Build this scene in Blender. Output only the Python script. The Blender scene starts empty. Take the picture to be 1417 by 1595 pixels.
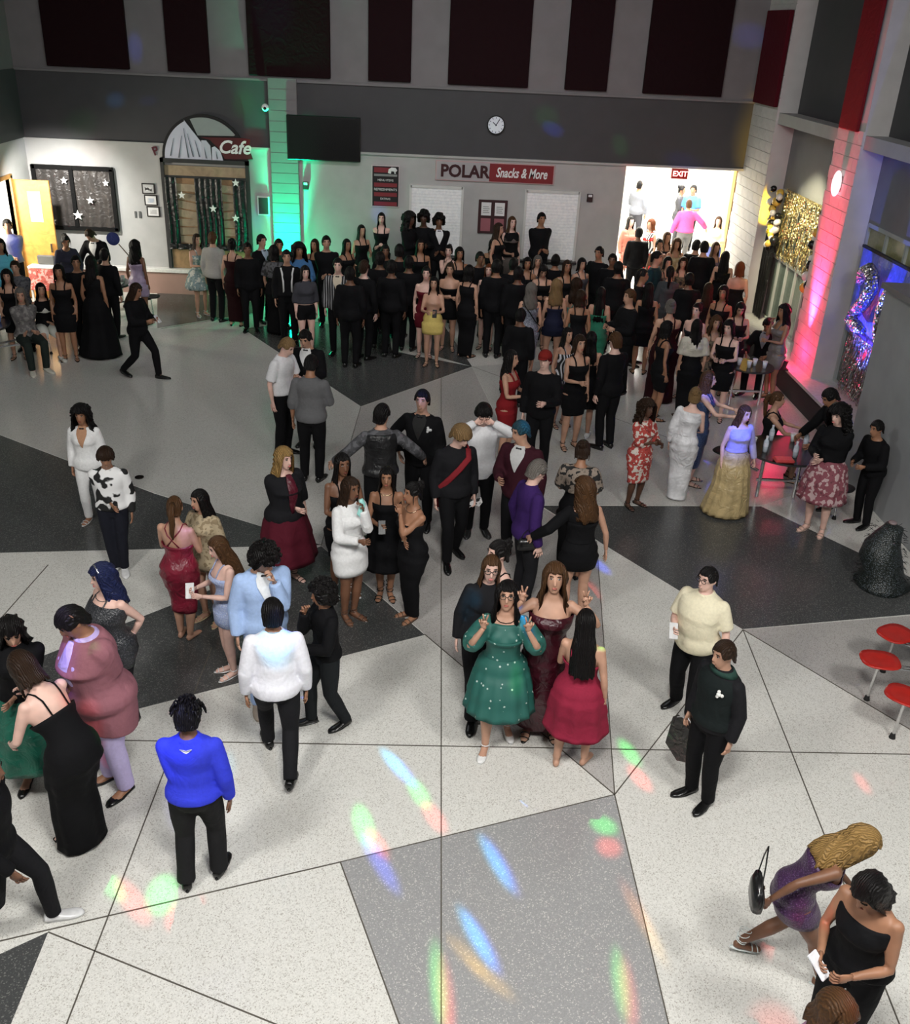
import bpy, bmesh, math, random
from mathutils import Vector, Matrix
R_ = math.radians
PI = math.pi
random.seed(7)
COL = bpy.context.scene.collection
SC = bpy.context.scene

# ------------------------------------------------------------------ camera
CAMH = 5.6
FPX, YAW, PITCH, ROLL = 1509.75, 0.0329855, 0.466029, -0.0482849
_f = Vector((math.sin(YAW)*math.cos(PITCH), math.cos(YAW)*math.cos(PITCH), -math.sin(PITCH)))
_r = Vector((math.cos(YAW), -math.sin(YAW), 0))
_d = _f.cross(_r)
CR = _r*math.cos(ROLL) + _d*math.sin(ROLL)
CD = _r*-math.sin(ROLL) + _d*math.cos(ROLL)
CF = _f
cam_d = bpy.data.cameras.new('camera')
cam_d.sensor_fit = 'HORIZONTAL'; cam_d.sensor_width = 36
cam_d.lens = 36*FPX/1417
cam = bpy.data.objects.new('camera', cam_d); COL.objects.link(cam)
cam.matrix_world = Matrix(((CR.x, -CD.x, -CF.x, 0), (CR.y, -CD.y, -CF.y, 0), (CR.z, -CD.z, -CF.z, CAMH), (0, 0, 0, 1)))
cam_d.clip_end = 200
SC.camera = cam

def ray(px, py):
    return CR*((px-708.5)/FPX) + CD*((py-797.5)/FPX) + CF
def at_z(px, py, z=0.0):
    d = ray(px, py); t = (z-CAMH)/d.z
    return Vector((d.x*t, d.y*t, z))
def at_y(px, py, y=21.55):
    d = ray(px, py); t = y/d.y
    return Vector((d.x*t, y, CAMH+d.z*t))
def at_x(px, py, x=6.46):
    d = ray(px, py); t = x/d.x
    return Vector((x, d.y*t, CAMH+d.z*t))

# ------------------------------------------------------------------ world, view, lights
SC.view_settings.view_transform = 'Standard'
SC.view_settings.look = 'None'
SC.view_settings.gamma = 1
SC.view_settings.exposure = 0.0
SC.view_settings.use_curve_mapping = False
w = bpy.data.worlds.new('world'); SC.world = w; w.use_nodes = True
w.node_tree.nodes['Background'].inputs[0].default_value = (.8, .85, 1, 1)
w.node_tree.nodes['Background'].inputs[1].default_value = .055

def area(name, loc, size, power, col=(1, 1, 1), aim=None, sy=None, spread=180):
    l = bpy.data.lights.new(name, 'AREA'); l.energy = power; l.color = col
    l.shape = 'RECTANGLE'; l.size = size; l.size_y = sy or size; l.spread = R_(spread)
    o = bpy.data.objects.new(name, l); COL.objects.link(o); o.location = loc
    if aim is not None: o.rotation_euler = (Vector(aim)-Vector(loc)).to_track_quat('-Z', 'Y').to_euler()
    return o
def spot(name, loc, aim, power, col, angle, blend=.6, scale=(1, 1), radius=.03, roll=None):
    l = bpy.data.lights.new(name, 'SPOT'); l.energy = power; l.color = col
    l.spot_size = R_(angle); l.spot_blend = blend; l.shadow_soft_size = radius
    o = bpy.data.objects.new(name, l); COL.objects.link(o); o.location = loc
    q = (Vector(aim)-Vector(loc)).to_track_quat('-Z', 'Y')
    if roll is not None: q = q @ Matrix.Rotation(roll, 3, 'Z').to_quaternion()
    o.rotation_euler = q.to_euler(); o.scale = (scale[0], scale[1], 1)
    return o

area('balcony_light', (-4.2, 1.6, 7.4), 1.2, 320, (1, .985, .95), (-3.2, 5, 0), 1.2)
area('balcony_light', (0.4, 1.8, 7.5), 1.2, 410, (1, .985, .95), (0.8, 5.5, 0), 1.2)
area('balcony_light', (4.8, 1.6, 7.4), 1.2, 300, (1, .985, .95), (3.6, 5, 0), 1.2)
area('hall_light', (-3.5, 13.5, 7.5), 2.5, 52, (.95, .97, 1), (-3.5, 13, 0))
area('hall_light', (2.5, 13.5, 7.5), 2.5, 30, (.95, .97, 1), (2.5, 13, 0))
area('upper_light', (0.0, 14.0, 7.7), 5.0, 105, (1, .97, .98), (0.5, 21.55, 2.6), 1.0, 120)
area('corridor_light', (5.0, 24.2, 3.05), 2.2, 470, (1, .97, .88), (5.0, 24.2, 0), 3.0)
area('corridor_light', (6.6, 28.5, 3.05), 3.4, 780, (1, .99, .94), (6.6, 28.5, 0), 3.4)
area('side_hall_light', (-9.5, 19.3, 2.2), .9, 200, (1, .94, .78), (-7.2, 21.5, 1.7), 1.2)
spot('green_uplight', (-3.2, 21.12, .25), (-3.2, 21.5, 2.0), 3200, (.0, 1, .42), 62, .9, (.55, 1), roll=0, radius=.05)
spot('red_uplight', (5.98, 16.2, .75), (6.46, 16.22, 2.6), 4600, (1, .02, .10), 64, .9, (.46, 1), roll=0, radius=.05)
spot('blue_uplight', (6.1, 14.6, .8), (6.85, 14.4, 2.1), 420, (.08, .12, 1), 80, .6)
spot('yellow_uplight', (6.44, 19.25, 2.1), (6.67, 19.97, 2.6), 560, (1, .60, .02), 46, 1)
def glow(name, loc, power, col, r=.08):
    l = bpy.data.lights.new(name, 'POINT'); l.energy = power; l.color = col; l.shadow_soft_size = r
    o = bpy.data.objects.new(name, l); COL.objects.link(o); o.location = loc
glow('green_uplight', (-3.2, 21.0, .7), 42, (0, 1, .42)); glow('green_uplight', (-3.2, 21.05, 1.5), 16, (0, 1, .42))
glow('red_uplight', (6.2, 16.2, .8), 24, (1, .02, .12)); glow('red_uplight', (6.26, 16.2, 1.6), 11, (1, .02, .10))
spot('side_wall_fill', (-7.7, 19.7, 3.05), (-7.9, 21.55, 1.5), 520, (1, .97, .92), 105, 1)  # unseen spot added to whiten the wall beside the side door
spot('foil_fill', (5.2, 17.2, 4.4), (6.76, 18.4, 2.4), 1100, (1, .93, .6), 44, .7)  # added spot without a fixture, brightens the gold foil
area('window_light', (6.5, 12.4, 3.2), .6, 4, (1, 1, .8), (6.8, 12.4, 3.0))

# coloured party-light flecks thrown from a projector under the ceiling
def fleck(px, py, col, power=2500, ang=1.6, stretch=2.4, plane='z', v=0.0, src=(-0.3, 12.5, 6.9), blend=.9, tilt=0):
    T = {'z': at_z, 'y': at_y, 'x': at_x}[plane](px, py, v)
    S = Vector(src)
    if plane == 'z':
        S = Vector((T.x-0.6*(1 if T.x < 0 else .2), T.y+3.2, 6.9))
    if plane == 'z' and v > 0: S = Vector((T.x*.7, T.y-3.6, 7.2))
    d = (T-S).normalized()
    xax = d.cross(Vector((0, 0, 1))).normalized()
    yax = xax.cross(d).normalized()
    m = Matrix((xax, yax, -d)).transposed() @ Matrix.Rotation(R_(-tilt*1.35), 3, 'Z')
    l = bpy.data.lights.new('party_fleck', 'SPOT'); l.energy = power; l.color = col
    l.spot_size = R_(ang*(1.0 if plane == 'z' and v == 0 else 1.5)); l.spot_blend = 1; l.shadow_soft_size = .03
    o = bpy.data.objects.new('party_fleck', l); COL.objects.link(o)
    o.location = S; o.rotation_euler = m.to_euler(); o.scale = (1, max(1, stretch*1.15) if plane == 'z' and v == 0 else stretch, 1)
BL, CY, GR, RD, YE, MA, PU = (.03, .1, 1), (0, .6, 1), (.02, 1, .12), (1, .06, .04), (1, .55, .02), (1, .05, .8), (.25, .1, 1)
for px, py, c, pw, a, st, tl in [
    (615, 1190, CY, 2300, .9, 3.4, -18), (625, 1200, BL, 2600, .9, 3.4, -18), (652, 1235, GR, 2000, 1.1, 2.2, -18), (676, 1272, RD, 2000, 1.1, 2.2, -20),
    (800, 1232, CY, 2300, .8, 2.8, -24), (808, 1236, BL, 2300, .8, 2.8, -24), (771, 1343, CY, 2300, .8, 4.4, -16), (779, 1347, BL, 2600, .8, 4.4, -16),
    (566, 1285, GR, 2600, 1.2, 2.4, -4), (588, 1315, RD, 2200, .9, 2.6, -14), (592, 1345, BL, 2400, 1.0, 4.0, -14), (940, 1286, GR, 2600, 1.5, 1.1, -40), (948, 1320, RD, 2400, 1.6, .9, 40),
    (740, 1458, CY, 2300, .8, 4.2, -18), (749, 1466, BL, 2600, .8, 4.2, -18), (728, 1490, YE, 900, .7, 3.4, -30), (762, 1524, YE, 900, .8, 3.4, -34),
    (682, 1528, GR, 1600, .9, 4.6, -2), (694, 1552, RD, 1600, .9, 4.6, -2), (966, 1530, GR, 1700, .9, 4.0, 4), (978, 1548, RD, 1700, .9, 4.2, 4),
    (980, 1172, GR, 1700, 1.1, 2.2, -12), (996, 1212, RD, 2000, 1.1, 2.0, -16), (1004, 1440, YE, 700, .8, 5.0, -10), (988, 1410, RD, 500, .8, 4, -10),
    (170, 1375, GR, 1500, 1.0, 2.8, -26), (206, 1403, RD, 1700, 1.1, 3.0, -24), (253, 1393, GR, 2800, 1.7, 1.3, 0), (288, 1421, RD, 2600, 1.7, 1.2, 30), (1343, 1220, RD, 1000, .7, 2, 0),
    (936, 882, BL, 1600, 1.1, 2.4, -16), (918, 925, RD, 1300, 1.9, 2.0, 0), (355, 1195, CY, 500, 1.0, 2.6, 0)]:
    fleck(px, py, c, pw*1.7, a*1.15, st, 'z', 0, tilt=tl)
for px, py, c, pw, a, st, tl in [(212, 74, BL, 1300, 1.1, 2.2, 0), (180, 155, CY, 900, 1.3, 1, 0), (182, 155, BL, 900, 1.3, 1, 0), (232, 156, BL, 700, 1.4, .6, 0), (128, 193, GR, 500, 2.2, 1, 0), (380, 160, GR, 900, 2, 1.3, 0),
    (395, 215, RD, 900, 2, 1, 0), (860, 200, BL, 2600, 2.1, .6, 10), (850, 180, GR, 500, 2.4, .8, 0), (965, 226, GR, 700, 1.5, 1.3, -20), (978, 262, RD, 900, 1.3, 1, 0), (1062, 250, BL, 900, 3, .5, 0), (1165, 55, BL, 900, 2.6, .8, 0),
    (30, 232, PU, 500, 1.3, 1, 0), (145, 240, RD, 400, 2.4, 1.2, 0), (402, 340, BL, 900, 1.1, 2, 0), (590, 330, BL, 900, 1.6, 1.2, 0), (60, 325, PU, 500, 2, 1.3, 20), (425, 15, PU, 700, 4, 1.5, 0)]:
    fleck(px, py, c, pw*1.5, a, st, 'y', 21.5, tilt=tl)
for px, py, c, pw, a, st, z in [(425, 985, CY, 2600, 1.7, 1, 1.45), (438, 975, BL, 2400, 1.5, 1, 1.45), (735, 920, CY, 1500, 1.2, 1, 1.35), (1150, 665, BL, 2500, 2.6, 1.4, 1.25), (275, 1150, BL, 900, 2.6, 1.5, 1.2),
    (80, 405, BL, 1500, 2, 1, 1.4), (290, 835, PU, 700, 1.1, 1.3, 1.2), (820, 665, CY, 900, 1.1, 1, 1.7), (1100, 625, BL, 1500, 2, 1, 1.2), (658, 625, BL, 900, 1, 1.3, 1.65), (1290, 1410, RD, 700, 1, 1.6, 1.2),
    (20, 375, BL, 1600, 2, 1.4, 1.4), (100, 1030, PU, 900, 2.2, 2, 1.2), (135, 1120, RD, 700, 1.5, 1, .9), (1320, 1570, RD, 700, 2, 1, 1.3), (890, 565, PU, 500, 1, 1.3, 1.2), (545, 390, PU, 600, 1, 1, 1.7), (480, 420, PU, 700, 1.4, 2.5, 1.1), (805, 1050, GR, 700, .8, 2, .9)]:
    fleck(px, py, c, pw*2.4, a, st, 'z', z)

# ------------------------------------------------------------------ materials
MATS = {}
def _mat(name):
    m = bpy.data.materials.new(name); m.use_nodes = True
    nt = m.node_tree; b = nt.nodes['Principled BSDF']
    return m, nt, b
def setc(nt, b, fac_node, fac_out, stops, sock='Base Color', interp='LINEAR'):
    r = nt.nodes.new('ShaderNodeValToRGB'); r.color_ramp.interpolation = interp
    e = r.color_ramp.elements
    while len(e) < len(stops): e.new(.5)
    for i, (p, c) in enumerate(stops):
        e[i].position = p; e[i].color = (*c, 1)
    nt.links.new(fac_node.outputs[fac_out], r.inputs[0]); nt.links.new(r.outputs[0], b.inputs[sock])
def noise(nt, scale, detail=3, vec=None, rough=.5):
    n = nt.nodes.new('ShaderNodeTexNoise'); n.inputs['Scale'].default_value = scale; n.inputs['Detail'].default_value = detail
    n.inputs['Roughness'].default_value = rough
    tc = nt.nodes.new('ShaderNodeTexCoord'); nt.links.new(tc.outputs['Object'], n.inputs['Vector'])
    return n
def bump(nt, b, node, out, strength=.3, dist=.01):
    bp = nt.nodes.new('ShaderNodeBump'); bp.inputs['Strength'].default_value = strength; bp.inputs['Distance'].default_value = dist
    nt.links.new(node.outputs[out], bp.inputs['Height']); nt.links.new(bp.outputs[0], b.inputs['Normal'])
def sc(c, k): return tuple(max(0, min(1, x*k)) for x in c)
def mat(kind, c, c2=None):
    key = (kind, tuple(c), tuple(c2) if c2 else None)
    if key in MATS: return MATS[key]
    m, nt, b = _mat(kind)
    b.inputs['Roughness'].default_value = .75
    if kind == 'skin':
        n = noise(nt, 9, 2); setc(nt, b, n, 'Fac', [(.3, sc(c, .88)), (.7, sc(c, 1.1))]); b.inputs['Roughness'].default_value = .5
        b.inputs['Subsurface Weight'].default_value = .0
    elif kind == 'cloth':
        n = noise(nt, 40, 4); setc(nt, b, n, 'Fac', [(.3, sc(c, .94)), (.7, sc(c, 1.05))]); n2 = noise(nt, 5.5, 3); n2.inputs['Distortion'].default_value = 1.6; bump(nt, b, n2, 'Fac', .55, .022); b.inputs['Specular IOR Level'].default_value = .18
        b.inputs['Sheen Weight'].default_value = .0; b.inputs['Roughness'].default_value = .85
    elif kind == 'satin':
        n = noise(nt, 7, 2); setc(nt, b, n, 'Fac', [(.3, sc(c, .8)), (.7, sc(c, 1.2))]); b.inputs['Roughness'].default_value = .36; n2 = noise(nt, 6, 3); n2.inputs['Distortion'].default_value = 2; bump(nt, b, n2, 'Fac', .8, .03)
    elif kind == 'sequin':
        v = nt.nodes.new('ShaderNodeTexVoronoi'); v.inputs['Scale'].default_value = 70
        tc = nt.nodes.new('ShaderNodeTexCoord'); nt.links.new(tc.outputs['Object'], v.inputs['Vector'])
        setc(nt, b, v, 'Distance', [(.0, c2 or sc(c, 3)), (.28, c2 or sc(c, 2)), (.34, c)], interp='LINEAR')
        b.inputs['Roughness'].default_value = .35; bump(nt, b, v, 'Distance', .5, .01)
    elif kind == 'dots':
        v = nt.nodes.new('ShaderNodeTexVoronoi'); v.inputs['Scale'].default_value = 15
        tc = nt.nodes.new('ShaderNodeTexCoord'); nt.links.new(tc.outputs['Object'], v.inputs['Vector'])
        setc(nt, b, v, 'Distance', [(.0, c2), (.12, c2), (.16, c)])
        b.inputs['Roughness'].default_value = .6
    elif kind in ('patch', 'floral'):
        n = noise(nt, 7 if kind == 'patch' else 16, 1.5)
        if kind == 'patch': setc(nt, b, n, 'Fac', [(.0, c2), (.47, c2), (.5, c)])
        else: setc(nt, b, n, 'Color', [(.0, c2), (.4, c2), (.46, c), (.6, sc(c, .6)), (.68, c2)], interp='CONSTANT')
        b.inputs['Roughness'].default_value = .8
    elif kind == 'stripe':
        wv = nt.nodes.new('ShaderNodeTexWave'); wv.inputs['Scale'].default_value = 7; wv.inputs['Distortion'].default_value = .3
        tc = nt.nodes.new('ShaderNodeTexCoord'); nt.links.new(tc.outputs['Object'], wv.inputs['Vector'])
        setc(nt, b, wv, 'Fac', [(0, c), (.62, c), (.72, c2)]); 
    elif kind == 'hair':
        n = noise(nt, 6, 3)
        wv = nt.nodes.new('ShaderNodeTexWave'); wv.inputs['Scale'].default_value = 14; wv.inputs['Distortion'].default_value = 5
        tc = nt.nodes.new('ShaderNodeTexCoord'); nt.links.new(tc.outputs['Object'], wv.inputs['Vector'])
        wv.inputs['Scale'].default_value = 24; setc(nt, b, wv, 'Fac', [(.2, sc(c, .72)), (.9, sc(c, 1.12))]); b.inputs['Roughness'].default_value = .5; bump(nt, b, wv, 'Fac', .6, .01)
        b.inputs['Specular IOR Level'].default_value = .2
    elif kind == 'gloss':
        n = noise(nt, 20, 2); setc(nt, b, n, 'Fac', [(.3, sc(c, .9)), (.7, sc(c, 1.08))]); b.inputs['Roughness'].default_value = .25
    elif kind == 'metal':
        n = noise(nt, 30, 2); setc(nt, b, n, 'Fac', [(.3, sc(c, .9)), (.7, sc(c, 1.05))]); b.inputs['Roughness'].default_value = .25; b.inputs['Metallic'].default_value = 1
    elif kind == 'foil':
        v = nt.nodes.new('ShaderNodeTexVoronoi'); v.inputs['Scale'].default_value = 18
        tc = nt.nodes.new('ShaderNodeTexCoord'); nt.links.new(tc.outputs['Object'], v.inputs['Vector'])
        setc(nt, b, v, 'Color', [(.2, sc(c, .5)), (.8, c)]); b.inputs['Roughness'].default_value = .18; b.inputs['Metallic'].default_value = .85; bump(nt, b, v, 'Distance', 1, .05)
    elif kind == 'glow':
        n = noise(nt, 12, 1); setc(nt, b, n, 'Fac', [(.4, sc(c, .8)), (.6, c)], 'Emission Color'); b.inputs['Emission Strength'].default_value = 2.2 if not c2 else c2[0]
        b.inputs['Base Color'].default_value = (*c, 1)
    elif kind == 'paint':
        n = noise(nt, 3, 4); setc(nt, b, n, 'Fac', [(.3, sc(c, .93)), (.7, sc(c, 1.05))]); n2 = noise(nt, 60, 3); bump(nt, b, n2, 'Fac', .15, .004); b.inputs['Roughness'].default_value = .7
    elif kind == 'wood':
        n = noise(nt, 4, 5); n.inputs['Distortion'].default_value = 2; setc(nt, b, n, 'Fac', [(.3, sc(c, .75)), (.7, sc(c, 1.15))]); b.inputs['Roughness'].default_value = .5
    elif kind == 'terrazzo':
        v = nt.nodes.new('ShaderNodeTexVoronoi'); v.inputs['Scale'].default_value = 130
        tc = nt.nodes.new('ShaderNodeTexCoord'); nt.links.new(tc.outputs['Object'], v.inputs['Vector'])
        setc(nt, b, v, 'Color', [(.12, c2), (.3, sc(c, .93)), (.8, sc(c, 1.08))])
        b.inputs['Roughness'].default_value = .22; b.inputs['Specular IOR Level'].default_value = .45
    elif kind == 'gem':
        v = nt.nodes.new('ShaderNodeTexVoronoi'); v.inputs['Scale'].default_value = 24
        tc = nt.nodes.new('ShaderNodeTexCoord'); nt.links.new(tc.outputs['Object'], v.inputs['Vector'])
        setc(nt, b, v, 'Color', [(.2, c), (.8, c2)]); b.inputs['Roughness'].default_value = .4
    MATS[key] = m
    return m

# ------------------------------------------------------------------ mesh helpers
def mesh_from(name, verts, faces, smooth=False):
    me = bpy.data.meshes.new(name); me.from_pydata([tuple(v) for v in verts], [], faces); me.validate()
    if smooth: me.shade_smooth()
    return me
def link(name, me, material=None, parent=None, loc=None, rot=None):
    o = bpy.data.objects.new(name, me); COL.objects.link(o)
    if material is not None:
        if len(me.materials) == 0: me.materials.append(None)
        o.material_slots[0].link = 'OBJECT'; o.material_slots[0].material = material
    if parent: o.parent = parent
    if loc is not None: o.location = loc
    if rot is not None: o.rotation_euler = rot
    return o
def tag(o, label, cat, group=None, kind=None):
    o['label'] = label; o['category'] = cat
    if group: o['group'] = group
    if kind: o['kind'] = kind
    return o
def struct(o): o['kind'] = 'structure'; return o
def empty(name, loc=(0, 0, 0), rz=0):
    o = bpy.data.objects.new(name, None); COL.objects.link(o); o.location = loc; o.rotation_euler = (0, 0, rz); o.empty_display_size = .2
    return o
class MB:
    def __init__(s): s.v = []; s.f = []
    def add(s, vs, fs):
        n = len(s.v); s.v += [Vector(v) for v in vs]; s.f += [tuple(i+n for i in f) for f in fs]; return s
    def box(s, x0, x1, y0, y1, z0, z1, bev=0):
        if bev and min(x1-x0, y1-y0, z1-z0) > 2.2*bev:
            bm = bmesh.new(); bmesh.ops.create_cube(bm, size=1)
            for v in bm.verts: v.co = Vector(((x0+x1)/2+v.co.x*(x1-x0), (y0+y1)/2+v.co.y*(y1-y0), (z0+z1)/2+v.co.z*(z1-z0)))
            bmesh.ops.bevel(bm, geom=bm.edges[:], offset=bev, segments=1, affect='EDGES')
            bm.verts.index_update(); s.add([v.co.copy() for v in bm.verts], [[v.index for v in f.verts] for f in bm.faces]); bm.free(); return s
        return s.add([(x0, y0, z0), (x1, y0, z0), (x1, y1, z0), (x0, y1, z0), (x0, y0, z1), (x1, y0, z1), (x1, y1, z1), (x0, y1, z1)],
                     [(0, 3, 2, 1), (4, 5, 6, 7), (0, 1, 5, 4), (1, 2, 6, 5), (2, 3, 7, 6), (3, 0, 4, 7)])
    def prism(s, poly, lo, hi, axis='z'):
        n = len(poly)
        def P(p, h): return (p[0], p[1], h) if axis == 'z' else ((p[0], h, p[1]) if axis == 'y' else (h, p[0], p[1]))
        return s.add([P(p, lo) for p in poly]+[P(p, hi) for p in poly],
                     [tuple(range(n))[::-1], tuple(range(n, 2*n))]+[(i, (i+1) % n, n+(i+1) % n, n+i) for i in range(n)])
    def loft(s, rings, n=12, cap=True, e=1.0):
        """rings: (centre, side vec, front vec, a, b)"""
        vs = []
        for c, u, v, a, b in rings:
            for i in range(n):
                t = 2*PI*i/n; ct, st = math.cos(t), math.sin(t)
                if e != 1.0: ct = math.copysign(abs(ct)**e, ct); st = math.copysign(abs(st)**e, st)
                vs.append(c+u*(a*ct)+v*(b*st))
        fs = []
        for k in range(len(rings)-1):
            for i in range(n):
                j = (i+1) % n; fs.append((k*n+i, k*n+j, (k+1)*n+j, (k+1)*n+i))
        if cap:
            fs.append(tuple(range(n))[::-1]); fs.append(tuple(range((len(rings)-1)*n, len(rings)*n)))
        return s.add(vs, fs)
    def tube(s, pts, rad, n=8, cap=True, flat=1.0):
        pts = [Vector(p) for p in pts]
        if not isinstance(rad, (list, tuple)): rad = [rad]*len(pts)
        rings = []; up = None
        for i, p in enumerate(pts):
            d = (pts[min(i+1, len(pts)-1)]-pts[max(i-1, 0)])
            if d.length < 1e-7: d = Vector((0, 0, 1))
            d.normalize()
            if up is None:
                up = Vector((0, 1, 0)) if abs(d.y) < .9 else Vector((1, 0, 0))
            u = up-d*up.dot(d)
            if u.length < 1e-4: u = d.orthogonal()
            u.normalize(); up = u; v = d.cross(u)
            rings.append((p, v, u, rad[i], rad[i]*flat))
        return s.loft(rings, n, cap)
    def ball(s, c, r, n=10, m=7, rot=None):
        c = Vector(c); r = Vector(r) if isinstance(r, (list, tuple, Vector)) else Vector((r, r, r))
        vs = []
        for k in range(1, m):
            ph = PI*k/m
            for i in range(n):
                t = 2*PI*i/n; vs.append(Vector((math.sin(ph)*math.cos(t)*r.x, math.sin(ph)*math.sin(t)*r.y, math.cos(ph)*r.z)))
        vs += [Vector((0, 0, r.z)), Vector((0, 0, -r.z))]
        if rot is not None: vs = [rot @ v for v in vs]
        fs = []
        for k in range(m-2):
            for i in range(n):
                j = (i+1) % n; fs.append((k*n+i, (k+1)*n+i, (k+1)*n+j, k*n+j))
        T = (m-1)*n
        for i in range(n):
            j = (i+1) % n; fs.append((T, i, j)); fs.append((T+1, (m-2)*n+j, (m-2)*n+i))
        return s.add([v+c for v in vs], fs)
    def mesh(s, name, smooth=False): return mesh_from(name, s.v, s.f, smooth)
    def obj(s, name, material, parent=None, smooth=False, loc=None, rot=None):
        return link(name, s.mesh(name, smooth), material, parent, loc, rot)
def shade_auto(o, ang=40):
    pass

# ================================================================== SETTING
WY = 21.55
LIGHTW, GREYB, UPPER = (.43, .43, .42), (.052, .052, .056), (.19, .18, .185)
def multi(name, boxes, kind=True):
    """boxes: list of (material, (x0,x1,y0,y1,z0,z1)); one mesh with one slot per material"""
    mb = MB(); mi = []; mats = []
    for m, b in boxes:
        if m not in mats: mats.append(m)
        n = len(mb.f); mb.box(*b); mi += [mats.index(m)]*(len(mb.f)-n)
    me = mb.mesh(name)
    for m in mats: me.materials.append(m)
    for p, i in zip(me.polygons, mi): p.material_index = i
    o = bpy.data.objects.new(name, me); COL.objects.link(o)
    if kind: struct(o)
    return o
mL, mG, mU = mat('paint', LIGHTW), mat('paint', GREYB), mat('paint', UPPER)

# floor with terrazzo fields, each field a slab standing a hair proud of the base
floor = MB().box(-12, 10.5, -3, 34, -.2, 0).obj('floor', mat('terrazzo', (.66, .65, .61), (.42, .40, .36))); struct(floor)
T_D, T_M, T_L = mat('terrazzo', (.060, .062, .062), (.16, .16, .15)), mat('terrazzo', (.30, .30, .30), (.52, .5, .48)), mat('terrazzo', (.43, .41, .39), (.28, .27, .25))
def field(pts, m, h=.003):
    p = [at_z(*q) for q in pts]
    a = sum(p[i].x*p[(i+1) % len(p)].y-p[(i+1) % len(p)].x*p[i].y for i in range(len(p)))
    if a < 0: p = p[::-1]
    MB().prism([(q.x, q.y) for q in p], -.01, h).obj('terrazzo_panel', m, floor)
field([(-420, 540), (0, 678), (240, 769), (500, 849), (0, 861), (-420, 880)], T_D)
field([(562, 633), (735, 571), (655, 556), (610, 546), (606, 519), (480, 500), (378, 512)], T_D)
field([(690, 505), (735, 571), (657, 549), (655, 512)], T_D)
field([(245, 456), (245, 511), (405, 486), (430, 455)], T_D)
field([(500, 851), (661, 989), (200, 1108), (-60, 1178), (-60, 1072)], T_D)
field([(843, 788), (1185, 789), (1520, 948), (1156, 980), (930, 842)], T_D)
field([(75, 1452), (-160, 1560), (-160, 1760), (-30, 1700), (17, 1595)], T_D)
field([(530, 1343), (957, 1238), (1040, 1595), (1075, 1745), (690, 1760), (622, 1595)], T_M)
field([(562, 634), (735, 572), (841, 789), (929, 843), (957, 1237), (661, 987), (501, 850)], T_L)
field([(1157, 981), (1520, 951), (1520, 1197), (1417, 1136)], T_L)
T_E = mat('terrazzo', (.53, .52, .49), (.36, .34, .31))
field([(735, 571), (1400, 520), (1310, 745), (1185, 788), (843, 787)], T_E)
field([(250, 512), (378, 513), (561, 633), (499, 848), (241, 768), (0, 677), (-420, 539), (-420, 470)], T_E)
DIV = mat('paint', (.085, .075, .06))
def divider(a, b, w_=.009):
    A, B = at_z(*a), at_z(*b); d = (B-A); n = Vector((-d.y, d.x, 0)).normalized()*w_/2
    MB().prism([(q.x, q.y) for q in ((A+n), (A-n), (B-n), (B+n))], -.01, .0045).obj('divider_strip', DIV, floor)
for a, b in [((687, 571), (687, 1760)), ((-60, 1149), (1520, 1177)), ((330, 1008), (75, 1670)), ((1157, 981), (1430, 1670)), ((-60, 1480), (530, 1343)), ((957, 1238), (1157, 981)),
             ((75, 1452), (440, 1600)), ((957, 1238), (661, 988)), ((957, 1238), (929, 843)), ((530, 1343), (638, 1640)), ((957, 1238), (1075, 1740)), ((530, 1343), (957, 1238)),
             ((562, 633), (500, 850)), ((735, 571), (1090, 700)), ((735, 571), (562, 633)), ((1157, 981), (1520, 1198)), ((0, 965), (75, 880)), ((250, 512), (405, 487))]:
    divider(a, b)

multi('wall_back', [(mL, (-9.0, 3.98, WY, WY+.35, 0, 3.12)), (mG, (-9.0, 6.46, WY, WY+.35, 3.12, 4.42)), (mU, (-9.0, 6.46, WY, WY+.35, 4.42, 8))])
struct(MB().box(-9.0, 6.46, WY-.05, WY, 4.40, 4.44).obj('trim_1', mU))
struct(MB().box(-9.0, 6.46, WY-.05, WY, 3.08, 3.125).obj('trim_2', mL))
multi('wall_left', [(mL, (-9.0, -8.6, -3, 18.9, 0, 3.12)), (mL, (-9.0, -8.6, 20.5, WY, 0, 3.12)), (mL, (-9.0, -8.6, 18.9, 20.5, 2.45, 3.12)), (mG, (-9.0, -8.58, -3, WY, 3.12, 4.42)), (mU, (-9.0, -8.6, -3, WY, 4.42, 8)),
                    (mL, (-10.6, -10.4, 18, 22, 0, 3)), (mL, (-10.6, -9, 22, 22.2, 0, 3))])
# green pilaster on the back wall
pil = struct(MB().box(-3.5, -2.92, WY-.10, WY, 0, 4.46).obj('trim_3', mU))
for k in range(22): MB().box(-3.49, -2.93, WY-.108, WY-.1, .012+k*.203, .203*(k+1)).obj('block', mU, pil)
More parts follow.
